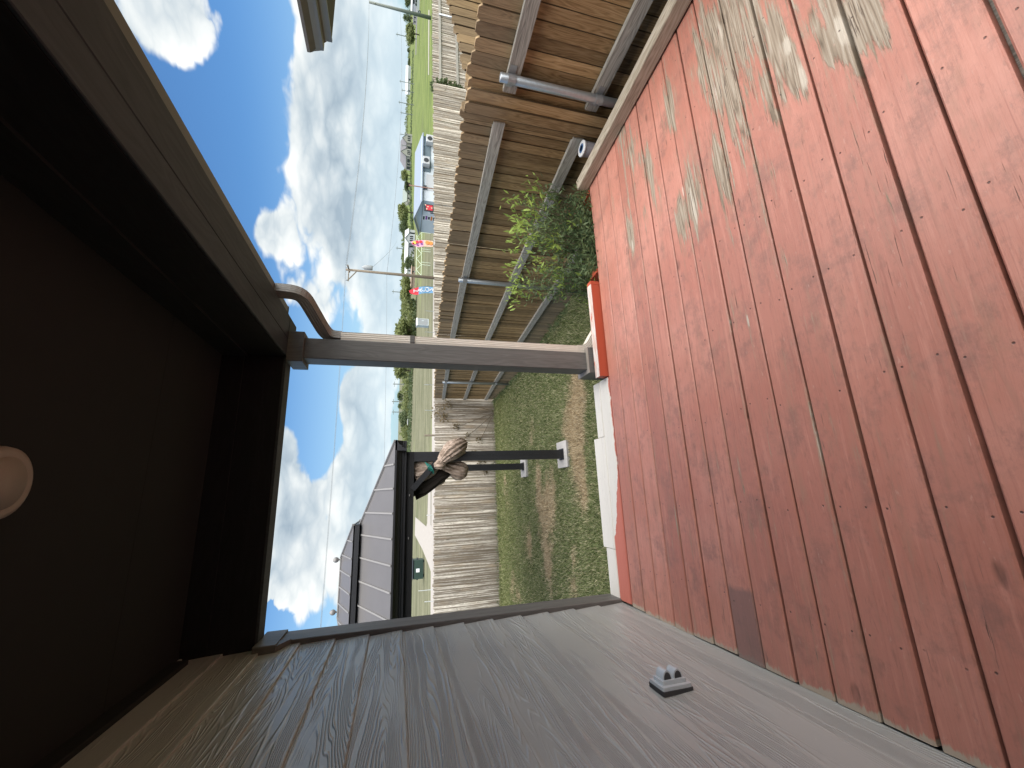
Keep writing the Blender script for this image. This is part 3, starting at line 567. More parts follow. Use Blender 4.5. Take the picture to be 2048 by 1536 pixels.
sweep([(1.0437, 2.80, 1.415), (1.0437, 2.80, 1.385)], spout_prof(.0325, .0405, .001), (1, 0, 0)).build('coupling', GUTTER, ds)
low = [Vector((1.0435, 2.80, .161))] + bez((1.0435, 2.80, .15), (1.0435, 2.80, .07), (1.08, 2.80, .05), (1.15, 2.80, .01), 9) + [Vector((1.36, 2.80, -.13))]
sweep(low, spout_prof(.032, .040, .004, 4), (1, 0, 0)).build('lower_elbow', SPOUT, ds)

lt = thing('ceiling_light', 'round cream disc light flush on the dark porch ceiling', 'light', (.075, 1.44, 2.48))
MB().lathe((.075, 1.44, 2.480), [(.070, .004), (.080, .0), (.094, .006), (.0985, .020), (.0985, .0275)], 36).build('trim_ring', LAMPW, lt, True)
MB().lathe((.075, 1.44, 2.482), [(.001, .0), (.0695, .0), (.0695, .01)], 36).build('lens', LAMPW, lt, True)

oc = thing('outlet_cover', 'grey weatherproof outlet cover with two round lids on lap siding', 'outlet', (-.74, 1.605, .38))
MB().cbox(-.757, -.742, 1.555, 1.655, .378, .508, 'x', .004).build('gasket', DARKPL, oc)
MB().cbox(-.742, -.730, 1.560, 1.652, .381, .505, 'x', .003).build('plate', GREYPL, oc)
MB().cbox(-.730, -.716, 1.576, 1.640, .392, .494, 'x', .003).build('raised_frame', GREYPL, oc)
for zc in (.420, .466):
    n = 12; prof = [(-.716 + .030 * math.sin(math.pi * t / n), zc - .019 * math.cos(math.pi * t / n)) for t in range(n + 1)]
    lid = MB().prism(prof, 'y', 1.586, 1.632).build('lid', GREYPL, oc)
    prof2 = [(-.7155 + .024 * math.sin(math.pi * t / n), zc - .0145 * math.cos(math.pi * t / n)) for t in range(n + 1)]
    MB().prism(prof2, 'y', 1.5845, 1.5858).build('lid_opening', DARKPL, lid)

# ---------------------------------------------------------------- fences
def picket_mesh(h, mat, wv, warp=0.):
    hw = wv / 2; c = .024; pr = [(-hw, -.2), (hw, -.2), (hw, h - c), (hw - c * .75, h), (-hw + c * .75, h), (-hw, h - c)]
    pr = [(x + warp * math.sin(q * 2.), q) for x, q in pr]
    return MB().prism(pr, 'y', -.008, .008).mesh(mat, name='picket')
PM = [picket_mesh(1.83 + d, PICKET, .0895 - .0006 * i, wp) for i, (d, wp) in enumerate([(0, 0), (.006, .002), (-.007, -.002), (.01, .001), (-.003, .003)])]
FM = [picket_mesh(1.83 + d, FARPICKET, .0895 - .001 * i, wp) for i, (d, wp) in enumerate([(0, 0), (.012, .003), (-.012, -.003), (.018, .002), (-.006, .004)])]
def picket(parent, meshes, p, rot, jx=.003):
    o = put_mesh('picket', random.choice(meshes), parent, Vector(p)); o.rotation_euler = (random.gauss(0, .004), random.gauss(0, .0012), rot + random.gauss(0, .03 if meshes is FM else .012)); return o
RP = .0905
sf = thing('side_fence', 'brown dog-eared picket fence with grey rails running down the yard', 'fence', (2.75, 7.2, zg(7.2)))
nf = thing('side_fence', 'brown picket fence section with steel pipe post right beside the deck', 'fence', (2.75, .6, zg(.6)))
y = -1.4
while y < 12.06:
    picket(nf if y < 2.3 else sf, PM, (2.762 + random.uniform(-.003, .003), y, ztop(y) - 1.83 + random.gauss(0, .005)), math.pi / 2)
    y += RP
def rail(parent, y0, y1, off, mat=GREYWOOD):
    a = Vector((2.733, y0, ztop(y0) + off + random.uniform(-.012, .012))); b = Vector((2.733, y1, ztop(y1) + off + random.uniform(-.012, .012)))
    MB().bar(a, b, .038, .089).build('rail', mat, parent)
PY = (2.07, 4.83, 7.35, 9.95)
for off in (-.275, -.92, -1.55):
    rail(nf, -1.4, 2.195, off)
    for y0, y1 in ((2.445, 4.828), (4.832, 7.348), (7.352, 9.948), (9.952, 12.06)): rail(sf, y0, y1, off)
for i, y in enumerate(PY):
    par = nf if i == 0 else sf; zt = ztop(y) - .195
    MB().tube([(2.682, y, zg(y) - .1), (2.682, y, zt - .004), (2.682, y, zt)], [.030, .030, .027], 14).build('pipe_post', GALV, par, True)
    for off in (-.275, -.92, -1.55):
        zc = ztop(y) + off; MB().tube([(2.682, y, zc - .028), (2.682, y, zc + .028)], .0335, 14).box(2.709, 2.7135, y - .075, y + .075, zc - .022, zc + .022).build('bracket', GALV_D, par)
# boxed-in end where the two sections meet
for j, (px_, py_, rz) in enumerate([(2.690, 2.245, math.pi / 2), (2.690, 2.3355, math.pi / 2), (2.730, 2.384, .0), (2.742, 2.43, math.pi / 2)]):
    picket(nf, PM, (px_, py_, ztop(py_) - 1.83 + .012 * j), rz)
rf = thing('return_fence', 'brown picket fence joining the side fence to the neighbouring house', 'fence', (3.6, 2.45, zg(2.45)))
x = 2.83
while x < 4.42:
    picket(rf, PM, (x, 2.452, 1.045 + .19 * max(0, x - 3.05) - 1.83 + random.gauss(0, .006)), 0.); x += .0925
for off in (-.30, -.95, -1.55): MB().bar((2.79, 2.482, 1.02 + off), (4.42, 2.482, 1.30 + off), .038, .089).build('rail', GREYWOOD, rf)
bf = thing('back_fence', 'silvery weathered picket fence across the far end of the yard', 'fence', (0, 12.1, zg(12.1)))
def ft(x): return .45 + .011 * max(0., x - 3)
x = -5.6
while x < 14.7:
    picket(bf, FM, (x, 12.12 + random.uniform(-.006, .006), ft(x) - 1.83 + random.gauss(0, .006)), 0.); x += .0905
for off in (-.275, -.92, -1.55): MB().bar((-5.6, 12.15, ft(-5.6) + off), (3, 12.15, .45 + off), .038, .089).bar((3, 12.15, .45 + off), (14.7, 12.15, ft(14.7) + off), .038, .089).build('rail', GREYWOOD, bf)
gf = thing('neighbour_fence', 'grey brown picket fence with rails in the neighbouring yard', 'fence', (18, 12.3, zg(12.1)))
x = 14.80
while x < 21.5:
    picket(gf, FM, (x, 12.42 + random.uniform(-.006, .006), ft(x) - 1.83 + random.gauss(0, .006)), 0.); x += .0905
for off in (-.29, -.95): MB().bar((14.8, 12.385, ft(14.8) + off), (21.5, 12.385, ft(21.5) + off), .038, .089).build('rail', GREYWOOD, gf)
q = at_y(878, 28, 12.33); MB().tube([(q.x, 12.33, zg(12)), (q.x, 12.33, q.z)], .03, 10).build('pipe_post', GALV, gf, True)

tb_ = thing('plastic_tub', 'white lidded plastic tub wedged between deck timber and fence', 'tub', (2.635, 2.455, zg(2.47)))
MB().box(2.555, 2.695, 2.40, 2.54, zg(2.47) - .02, -.2015).build('stand_block', GREYWOOD_Z, tb_)
MB().lathe((2.635, 2.455, -.20), [(.050, 0), (.058, .31), (.058, .315)], 24).build('tub_body', TUB, tb_, True)
MB().lathe((2.635, 2.455, .118), [(.062, -.012), (.062, .004), (.058, .008), (.046, .006), (.001, .006)], 24).build('lid', LID, tb_, True)
MB().lathe((2.635, 2.455, .1245), [(.036, 0), (.036, .0012), (.022, .0012), (.022, 0)], 24).build('label_ring', LIDB, tb_)
# ---------------------------------------------------------------- gazebo
gx, gy = -1.33, 7.5; GZ = zg(7.5)
gz = thing('gazebo', 'black hardtop gazebo with two-tier grey ribbed steel roof on the lawn', 'gazebo', (gx, gy, GZ))
PX, PYY = (.52, -3.18), (6.05, 8.95)
for ppx in PX:
    for ppy in PYY:
        zb = zg(ppy) + .075; s = .066; rc = .012; k = .004
        pr = [(-s, -s), (-rc, -s), (-rc, -s + k), (rc, -s + k), (rc, -s), (s, -s), (s, -rc), (s - k, -rc), (s - k, rc), (s, rc), (s, s), (-s, s)]
        MB().prism([(ppx + a, ppy + b) for a, b in pr], 'z', zb, 1.245).build('post', BLACKM, gz)
        MB().cbox(ppx - .085, ppx + .085, ppy - .085, ppy + .085, zb, zb + .012, 'z', .003).build('foot_plate', BLACKM, gz)
for ppy in PYY: MB().box(-3.25, .59, ppy - .05, ppy + .05, 1.245, 1.40).build('beam', BLACKD, gz)
for ppx in PX: MB().box(ppx - .05, ppx + .05, 6.101, 8.899, 1.248, 1.395).build('beam', BLACKD, gz)
X0, X1, Y0, Y1 = -3.40, .74, 5.84, 9.16
def cprof(s, o): return [(o + s * .115, 1.352), (o + s * .115, 1.385), (o + s * .10, 1.388), (o + s * .10, 1.412), (o + s * .075, 1.418), (o + s * .06, 1.45), (o + s * .02, 1.478), (o, 1.482), (o, 1.505), (o + s * .14, 1.505), (o + s * .15, 1.352)]
MB().prism(cprof(1, Y0), 'x', X0 + .002, X1 - .002).build('cornice', BLACKM, gz); MB().prism(cprof(-1, Y1), 'x', X0 + .002, X1 - .002).build('cornice', BLACKM, gz)
MB().prism(cprof(1, X0), 'y', Y0, Y1).build('cornice', BLACKM, gz); MB().prism(cprof(-1, X1), 'y', Y0, Y1).build('cornice', BLACKM, gz)
def hip(a0, a1, b0, b1, z0, c0, c1, d0, d1, z1, nm, rib_w, nrx, nry):
    """four roof planes from outer rect (a,b,z0) to inner rect (c,d,z1), with raised ribs running up the slope"""
    O = [Vector((a0, b0, z0)), Vector((a1, b0, z0)), Vector((a1, b1, z0)), Vector((a0, b1, z0))]; I = [Vector((c0, d0, z1)), Vector((c1, d0, z1)), Vector((c1, d1, z1)), Vector((c0, d1, z1))]
    for i in range(4):
        j = (i + 1) % 4; q = [O[i], O[j], I[j], I[i]]; dn = Vector((0, 0, -.02)); m_ = MB()
        m_.add([*q, *[p + dn for p in q]], [(0, 1, 2, 3), (7, 6, 5, 4), (0, 4, 5, 1), (1, 5, 6, 2), (2, 6, 7, 3), (3, 7, 4, 0)]); pl = m_.build(nm, ROOFM, gz)
        e = (O[j] - O[i]); L_ = e.length; e.normalize(); up = ((I[i] + I[j]) / 2 - (O[i] + O[j]) / 2); nrm = e.cross(up).normalized(); n_ = nrx if i % 2 == 0 else nry
        ti, tj = (I[i] - O[i]).dot(e), (I[j] - O[i]).dot(e)
        for t in range(1, n_):
            s_ = L_ * t / n_; f = 1.
            if s_ < ti: f = s_ / ti
            elif s_ > tj: f = (L_ - s_) / (L_ - tj)
            a = O[i] + e * s_ + nrm * .006; b = a + up * f; ax = (b - a)
            MB().obox((a + b) / 2, ax, e, nrm, ax.length / 2, rib_w / 2, .009).build('rib', RIBM, pl)
        MB().bar(O[i] + Vector((0, 0, .008)), I[i] + Vector((0, 0, .008)), .035, .022).build('hip_cap', RIBM, gz)
hip(X0 + .01, X1 - .01, Y0 + .01, Y1 - .01, 1.508, gx - .90, gx + .90, gy - .53, gy + .53, 2.0, 'roof_panel', .022, 13, 10)
ux, uy = .93, .66
for a in ((gx - ux, gx + ux, gy - uy - .012, gy - uy), (gx - ux, gx + ux, gy + uy, gy + uy + .012), (gx - ux - .012, gx - ux, gy - uy, gy + uy), (gx + ux, gx + ux + .012, gy - uy, gy + uy)):
    MB().box(*a, 1.985, 2.068).build('vent_fascia', BLACKM, gz)
MB().box(gx - .86, gx + .86, gy - .5, gy + .5, 1.97, 2.04).build('vent_mesh', BLACKD, gz)
hip(gx - ux - .012, gx + ux + .012, gy - uy - .012, gy + uy + .012, 2.070, gx - .43, gx + .43, gy - .012, gy + .012, 2.285, 'upper_roof_panel', .018, 8, 5)
MB().cbox(gx - .45, gx + .45, gy - .03, gy + .03, 2.280, 2.304, 'x', .006).build('ridge_cap', RIBM, gz)
for fx in (-.94, -1.69):
    MB().lathe((fx, gy, 2.300), [(.012, 0), (.012, .02), (.030, .03), (.042, .055), (.042, .07), (.030, .095), (.012, .106), (.001, .107)], 16).build('finial', RIBM, gz, True)
for bx in (-.55, -2.1, .0): MB().lathe((bx, 5.9885, 1.30), [(.014, -.006), (.017, 0), (.014, .006)], 10).build('bolt', RIBM, gz, True)
MB().bar((.08, 6.0, 1.262), (.50, 5.998, .885), .04, .075).build('knee_brace', BLACKM, gz); MB().bar((.08, 8.95, 1.262), (.50, 8.95, .885), .04, .075).build('knee_brace', BLACKM, gz)
MB().bar((.52, 6.45, 1.258), (.52, 6.09, .90), .075, .04).build('knee_brace', BLACKM, gz); MB().bar((.52, 8.55, 1.258), (.52, 8.91, .90), .075, .04).build('knee_brace', BLACKM, gz)
for i, (ppx, ppy, lb) in enumerate([(.52, 6.05, 'pale concrete paver under the gazebo post closest to the deck'), (.52, 8.95, 'pale concrete paver under the gazebo post by the back fence'), (-3.18, 6.05, 'concrete paver under a gazebo post beyond the house corner'), (-3.18, 8.95, 'concrete paver under a gazebo post beyond the house corner')]):
    p = MB(); z0 = zg(ppy) - .03; dx = -.03 if i == 1 else 0
    p.cbox(ppx - .20 + dx, ppx + .20 + dx, ppy - .20, ppy + .20, z0, zg(ppy) + .072, 'z', .01); p.build('paver_block', PAVER); o = bpy.context.scene.collection.objects[-1]
    tag(o, lb, 'paver', 'concrete pavers under the gazebo posts')

def pleat(path, rads, folds=13, amp=.2, n=52, ph=0., flatten=1.):
    P_ = [Vector(p) for p in path]; vs = []
    for i, p in enumerate(P_):
        d = (P_[min(i + 1, len(P_) - 1)] - P_[max(i - 1, 0)]).normalized(); a = d.cross(Vector((0, 1, .1))).normalized(); b = d.cross(a)
        for k in range(n):
            t = 2 * math.pi * k / n; r = rads[i] * (1 + amp * math.sin(folds * t + ph + .5 * math.sin(i * .9 + t)) + .06 * math.sin(5 * t + i))
            r *= 1 + .10 * math.sin(3 * t + 2.3 * i) * math.sin(1.7 * i + ph) + random.uniform(-.03, .03); vs.append(p + a * math.cos(t) * r + b * math.sin(t) * r * flatten)
    fs = [(i * n + k, i * n + (k + 1) % n, (i + 1) * n + (k + 1) % n, (i + 1) * n + k) for i in range(len(P_) - 1) for k in range(n)]
    return MB().add(vs, fs + [tuple(range(n))[::-1], tuple(range((len(P_) - 1) * n, len(P_) * n))])
def curtain(ppx, ppy, label):
    t = thing('gathered_curtain', label, 'curtain', (ppx, ppy, .45), 'curtains tied to the gazebo posts'); d = ppy - 6.05
    F_ = lambda L: [(a + (ppx - .52), b + d, c) for a, b, c in L]
    pleat(F_([(.30, 6.10, 1.244), (.315, 6.10, 1.20), (.34, 6.09, 1.10), (.375, 6.07, 1.0), (.41, 6.03, .93), (.44, 5.99, .885)]), [.165, .16, .135, .095, .06, .042], 11, .16, flatten=.35).build('drape', CLOTH, t, True)
    pleat(F_([(.43, 5.975, .90), (.455, 5.96, .875), (.50, 5.945, .83), (.565, 5.94, .755), (.625, 5.95, .675), (.67, 5.98, .60), (.695, 6.02, .545), (.70, 6.06, .52)]), [.03, .058, .088, .118, .126, .108, .07, .03], 13, .13).build('front_bundle', CLOTH, t, True)
    pleat(F_([(.44, 6.10, .86), (.40, 6.13, .80), (.36, 6.16, .70), (.335, 6.17, .60), (.31, 6.17, .52), (.30, 6.17, .47)]), [.04, .08, .10, .125, .11, .05], 11, .16).build('back_bundle', CLOTH, t, True)
    pleat(F_([(.385, 5.985, .965), (.40, 5.965, .92), (.395, 5.96, .865), (.38, 5.965, .82)]), [.03, .055, .058, .03], 7, .22).build('knot', CLOTH, t, True)
    pleat(F_([(.10, 6.16, 1.244), (.13, 6.16, 1.12), (.20, 6.16, 1.0), (.27, 6.15, .88), (.30, 6.14, .74)]), [.15, .14, .12, .10, .05], 9, .15, flatten=.4).build('netting', CLOTH_D, t, True)
    for k in range(4):
        zc = 1.0 + .022 * k; ring = [(.345 + .115 * math.cos(2 * math.pi * i / 16) * .55 + .03 * k * .4, 6.03 + .10 * math.sin(2 * math.pi * i / 16), zc + .03 * math.cos(2 * math.pi * i / 16)) for i in range(17)]
        MB().tube(F_(ring), .006, 6).build('bungee_cord', TEAL, t, True)
curtain(.52, 6.05, 'taupe curtain bundled and tied round the gazebo post closest to the deck')
curtain(.52, 8.95, 'taupe curtain bundled round the gazebo post by the back fence')

# ---------------------------------------------------------------- leaves, bush, vines, trees
def leaf_geo(c, size, aspect=.5, droop=0., dirs=None):
    """one diamond leaf per centre"""
    n = len(c); d = rng.normal(size=(n, 3)) if dirs is None else dirs; d[:, 2] -= droop; d /= np.linalg.norm(d, axis=1)[:, None] + 1e-9
    r = rng.normal(size=(n, 3)); s = np.cross(d, r); s /= np.linalg.norm(s, axis=1)[:, None] + 1e-9
    L = (size * (.6 + .8 * rng.random(n)))[:, None]; w = L * aspect / 2
    V = np.stack([c, c + d * L * .45 + s * w, c + d * L, c + d * L * .45 - s * w], 1); return V.reshape(-1, 3), np.arange(4 * n).reshape(-1, 4)
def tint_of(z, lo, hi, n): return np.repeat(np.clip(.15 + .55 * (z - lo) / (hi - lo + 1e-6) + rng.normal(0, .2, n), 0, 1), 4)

def bush():
    t = thing('leafy_bush', 'green narrow-leaved bush growing up through the red deck steps', 'bush', (1.95, 3.05, zg(3.05)))
    stems = MB(); cs, ds_, tips, td_ = [], [], [], []
    spec = []
    for i in range(62): spec.append((random.uniform(1.62, 2.58), random.uniform(2.74, 3.25), random.uniform(.15, .60) if random.random() < .75 else random.uniform(-.15, .2)))
    for px, py, zt in [(2.30, 2.80, .44), (2.42, 2.86, .55), (2.5, 2.9, .40), (1.64, 3.05, .60), (1.68, 2.95, .55), (1.60, 3.15, .56), (1.78, 2.9, .62), (2.62, 2.9, .42), (2.6, 2.95, .30), (2.0, 2.85, .55), (2.1, 2.95, .60)]: spec.append((px, py, zt))
    for px, py, zt in spec:
        b = Vector((px * .55 + 2.02 * .45, 2.98 + (py - 2.98) * .4, zg(3.0) - .03)); e = Vector((px, py, zt)); m1 = b.lerp(e, .5) + Vector((random.gauss(0, .04), random.gauss(0, .04), .05))
        path = bez(b, b.lerp(m1, .7), m1, e, 9); stems.tube(path, [.006 - .0045 * i / 9 for i in range(10)], 5)
        for k in range(120):
            f = .30 + .70 * random.random() ** .8; i = min(int(f * 9), 8); q = path[i].lerp(path[i + 1], f * 9 - i); sp = .06 * (1.15 - f * .6)
            q = q + Vector((random.gauss(0, sp), random.gauss(0, sp), random.gauss(0, sp * .8))); d = (e - m1).normalized() * .6 + Vector((random.gauss(0, .6), random.gauss(0, .6), random.gauss(0, .5)))
            if q.y < 2.55 and q.z < .03: continue
            (tips if f > .95 else cs).append(q[:]); (td_ if f > .95 else ds_).append(d[:])
    for k in range(1900):      # low skirt spilling over the deck edge
        q = (random.uniform(1.62, 2.46), 2.60 + abs(random.gauss(0, .14)), random.uniform(-.25, .10)); cs.append(q); ds_.append((random.gauss(0, .6), random.gauss(-.2, .5), random.gauss(.3, .5)))
    stems.build('stem', BARK, t)
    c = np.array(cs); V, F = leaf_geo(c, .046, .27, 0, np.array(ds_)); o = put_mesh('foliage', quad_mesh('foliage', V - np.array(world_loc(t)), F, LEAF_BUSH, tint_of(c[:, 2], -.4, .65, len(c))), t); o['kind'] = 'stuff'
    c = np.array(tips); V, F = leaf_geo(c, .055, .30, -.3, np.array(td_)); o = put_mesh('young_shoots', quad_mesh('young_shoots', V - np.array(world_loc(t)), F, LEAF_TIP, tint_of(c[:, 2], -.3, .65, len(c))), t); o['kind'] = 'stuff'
bush()
def weeds():
    c = []
    for y in np.arange(5.2, 12, .03): c += [(2.70 - abs(random.gauss(0, .05)), y + random.gauss(0, .02), zg(y) + random.uniform(0, .12) * random.random()) for _ in range(6)]
    for x in np.arange(-4, 2.7, .03): c += [(x + random.gauss(0, .02), 12.08 - abs(random.gauss(0, .05)), zg(12) + random.uniform(0, .14) * random.random()) for _ in range(3)]
    c = np.array(c); V, F = leaf_geo(c, .07, .18, -.8); o = put_mesh('fence_weeds', quad_mesh('fence_weeds', V, F, LEAF_BUSH, tint_of(c[:, 2], -1.3, -.7, len(c)))); o['kind'] = 'stuff'; tag(o, 'unmown weeds along the foot of the wooden fences', 'weeds')
weeds()
def vine(name, label, base, blobs, n, mat, size):
    t = thing(name, label, 'vine', base); st = MB(); pts = []
    for (bx, by, bz, r) in blobs:
        for k in range(int(n * r * r / sum(q[3] ** 2 for q in blobs))):
            d = np.clip(rng.normal(size=3), -1.4, 1.4) * r * .55; pts.append((bx + d[0], by + d[1] * .4, bz + d[2]))
        st.tube(bez(base, Vector(base).lerp(Vector((bx, by, bz)), .4) + Vector((random.gauss(0, .1), -.02, 0)), Vector((bx, by, bz - r)), (bx, by, bz), 8), [.007] * 9, 5)
    st.build('stem', BARK, t); c = np.array(pts); V, F = leaf_geo(c, size, .55); o = put_mesh('foliage', quad_mesh('foliage', V - np.array(world_loc(t)), F, mat, tint_of(c[:, 2], c[:, 2].min(), c[:, 2].max(), len(c))), t); o['kind'] = 'stuff'
vine('climbing_vine', 'straggly reddish vine on the corner of the back fence', (2.35, 12.04, zg(12)), [(2.35, 12.03, .36, .24), (2.15, 12.04, .20, .14), (1.9, 12.05, -.15, .14), (1.65, 12.05, -.5, .10), (1.5, 12.05, -.85, .10), (2.55, 12.0, .1, .14)], 330, LEAF_VINE, .055)
vine('ivy_plant', 'dark green ivy on the fence corner in the neighbouring yard', (14.75, 12.32, zg(12)), [(14.75, 12.30, .40, .25), (14.78, 12.32, .0, .35), (14.72, 12.3, -.45, .25), (14.7, 12.3, -.85, .25)], 1500, LEAF_DARK, .12)
vine('dead_vine', 'dry twiggy vine against the weathered back fence boards', (.95, 12.05, zg(12)), [(.9, 12.05, -.9, .15), (.6, 12.05, -1.0, .12), (1.1, 12.05, -.7, .1)], 220, LEAF_VINE, .05)
vine('dried_bush', 'small dry brown bush just behind the back fence', (.95, 12.75, zg(12.7)), [(.92, 12.7, .47, .16)], 400, LEAF_VINE, .06)

def tree_mesh(seed, w_, h_, nleaf, size, mat, sparse=0., tall=1.):
    """unit-less crown and trunk meshes, base at the origin"""
    r_ = random.Random(seed); g = np.random.default_rng(seed); cl = []
    for i in range(15):
        a = r_.uniform(0, 6.28); e = r_.uniform(-.5, 1.); rr = math.sqrt(max(0, 1 - e * e)) * r_.uniform(.4, 1.); cl.append((rr * math.cos(a) * w_ * .36, rr * math.sin(a) * w_ * .36, h_ * .60 + e * h_ * .27, r_.uniform(.13, .25) * w_))
    pts = []
    for cx, cy, cz, r in cl:
        d = g.normal(size=(int(nleaf / 15), 3)); d /= np.linalg.norm(d, axis=1)[:, None]; d *= (g.random((len(d), 1)) ** .45) * r; d[:, 2] *= .8 * tall; pts.append(d + (cx, cy, cz))
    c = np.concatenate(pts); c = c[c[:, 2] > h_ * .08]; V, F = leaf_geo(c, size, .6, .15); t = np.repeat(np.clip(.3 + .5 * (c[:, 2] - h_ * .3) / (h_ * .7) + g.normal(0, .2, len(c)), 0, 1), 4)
    tr = MB(); tr.tube([(0, 0, -.2), (.03 * w_, 0, h_ * .2), (0, .02 * w_, h_ * .45), (.02 * w_, 0, h_ * .75)], [h_ * .032, h_ * .026, h_ * .018, h_ * .006], 8)
    for cx, cy, cz, r in cl[:7]: tr.tube([(0, 0, h_ * .28), (cx * .5, cy * .5, (cz + h_ * .3) * .5), (cx, cy, cz)], [h_ * .014, h_ * .01, h_ * .004], 5)
    return quad_mesh('crown', V, F, mat, t), tr.mesh(BARK, name='trunk')
TREES = [tree_mesh(1, 1., 1., 2600, .075, LEAF_LIGHT), tree_mesh(2, 1., 1., 2600, .07, LEAF_DARK), tree_mesh(3, 1., 1., 1500, .07, LEAF_DARK), tree_mesh(4, 1.1, 1., 2400, .085, LEAF_LIGHT), tree_mesh(5, 1.2, .9, 3000, .075, LEAF_DARK)]
def tree(label, bx, y0, y1, topx, kind, name='field_tree', group='trees beyond the fence', z=G0):
    """tree whose foot is seen at image (bx, mid y), spanning y0..y1, top at image x topx"""
    ym = (y0 + y1) / 2; p = at(bx, ym, z); r = math.hypot(p.x, p.y); top = at_r(topx, ym, r); a, b = at_r(bx, y0, r), at_r(bx, y1, r)
    h = top.z - z; wd = (a - b).length * 1.12
    t = thing(name, label, 'tree', p, group); cm_, tm_ = TREES[kind]
    for nm, me in (('trunk', tm_), ('crown', cm_)):
        o = put_mesh(nm, me, t, p); o.scale = (wd, wd, h); o.rotation_euler.z = random.uniform(0, 6.28)
        if nm == 'crown': o['kind'] = 'stuff'
tree('dark tree at the back of the low building behind the white pickup', 829, -12, 22, 809, 1)
tree('airy dark tree beside the steel pole near the road', 832, 24, 52, 806, 2)
tree('broad yellow-green tree standing alone at the edge of the bright field', 839, 48, 94, 809, 3)
tree('round tree in front of the big grey-roofed house with cream gables', 823, 337, 366, 801, 0)
tree('small dark tree between the big grey-roofed house and green-roofed house', 822, 362, 386, 808, 1)
tree('big light green tree behind the white concession shed', 827, 402, 448, 794, 0)
tree('tree overhanging the white farmhouse with the metal roof', 822, 440, 470, 797, 4)
tree('dark evergreen tree beside the white farmhouse with the metal roof', 829, 513, 541, 809, 1)
tree('loose willowy tree behind the TACOS flag', 834, 556, 606, 798, 3)
tree('low willowy tree behind the little white hut', 830, 598, 640, 802, 0)
tree('tall light tree behind the grey cabinet and porch post', 832, 634, 690, 787, 3)
tree('light green tree just past the porch post in the field', 826, 722, 760, 786, 0)
tree('dark rounded tree in the hedge line above the pale field', 821, 820, 852, 796, 4)
tree('small tree on the far hedge line near thin poles', 812, 782, 802, 794, 1)
tree('tiny tree on the far hedge line near thin poles', 812, 806, 820, 795, 1)
tree('small dark tree on the far ridge over the green field', 822, 96, 108, 814, 1)
tree('small bushy tree on the far ridge over the green field', 822, 118, 134, 815, 4)
def hedge(name, label, seg, mat, n, size):
    """scrub seen as one mass: image (base x, top x) along y"""
    pts = []
    for (bx0, tx0, ya), (bx1, tx1, yb) in zip(seg[:-1], seg[1:]):
        for k in range(int(n * (yb - ya) / (seg[-1][2] - seg[0][2]))):
            f = random.random(); yy = ya + (yb - ya) * f; bx = bx0 + (bx1 - bx0) * f; tx = tx0 + (tx1 - tx0) * f; p = at(bx, yy, G0); r = math.hypot(p.x, p.y); hh = at_r(tx, yy, r).z - G0
            hh *= .65 + .5 * abs(math.sin(yy * .31) * math.sin(yy * .117 + 1)); q = at_r(bx, yy, r * random.uniform(1., 1.12)); pts.append((q.x, q.y, G0 + hh * random.random() ** .7))
    c = np.array(pts); V, F = leaf_geo(c, size, .7); o = put_mesh(name, quad_mesh(name, V, F, mat, tint_of(c[:, 2], G0, c[:, 2].max(), len(c)))); o['kind'] = 'stuff'; tag(o, label, 'scrub')
hedge('hedge_scrub', 'low scrub and hedge line along the far edge of the pale field', [(833, 810, 600), (832, 810, 690), (824, 804, 740), (821, 805, 800), (819, 803, 880), (816, 801, 990), (815, 800, 1090)], LEAF_LIGHT, 9000, .6)
hedge('dark_hedge', 'dark strip of shrubs at the foot of the hedge line', [(834, 825, 600), (833, 826, 690), (827, 820, 745), (824, 818, 870), (821, 815, 990), (819, 813, 1090)], LEAF_DARK, 3500, .45)
hedge('ridge_scrub', 'scrubby trees along the distant ridge behind the houses', [(821.5, 817.5, -60), (821.5, 817.5, 60), (820, 816, 150), (818, 811.5, 210), (816.5, 809, 250), (816, 811, 300), (814.5, 810, 360), (813, 805, 440), (812, 803, 560), (810, 804, 640)], LEAF_LIGHT, 6000, 1.9)
hedge('garden_shrubs', 'dark shrubs round the distant houses', [(828, 825.5, 100), (826.5, 823.5, 190), (825, 822, 230), (824, 822.5, 270), (824, 822, 340), (825, 821, 420), (829, 824, 462), (829, 822, 540)], LEAF_DARK, 2500, .7)
# ---------------------------------------------------------------- neighbour's eave
ne = thing('neighbour_house', 'corner of a neighbouring house roof with grey gutter and dark soffit', 'house', (6.5, 2.2, zg(0)))
c1 = at_y(623, 105, 3.2); zt = c1.z; xe = c1.x
MB().prism([(xe, zt), (xe + .02, zt - .02), (xe + .045, zt - .075), (xe + .05, zt - .10), (xe + .13, zt - .10), (xe + .13, zt - .004)], 'y', 1.2, 3.2).build('gutter', FASC, ne)
MB().box(xe + .132, xe + .16, 1.2, 3.17, zt - .17, zt - .02).build('fascia_board', FASC, ne)
MB().box(xe + .162, 9.5, 1.2, 3.165, zt - .165, zt - .145).build('soffit', SOFD, ne)
MB().prism([(xe - .03, zt + .004), (xe - .03, zt + .03), (7., zt + .22), (10., zt + .22), (10., zt - .14), (xe + .17, zt - .14)], 'y', 1.2, 3.18).build('roof', ROOFS, ne)
MB().box(xe + .55, 9.4, 1.4, 2.7, zg(0) - .2, zt - .166).build('wall', CREAM, ne)

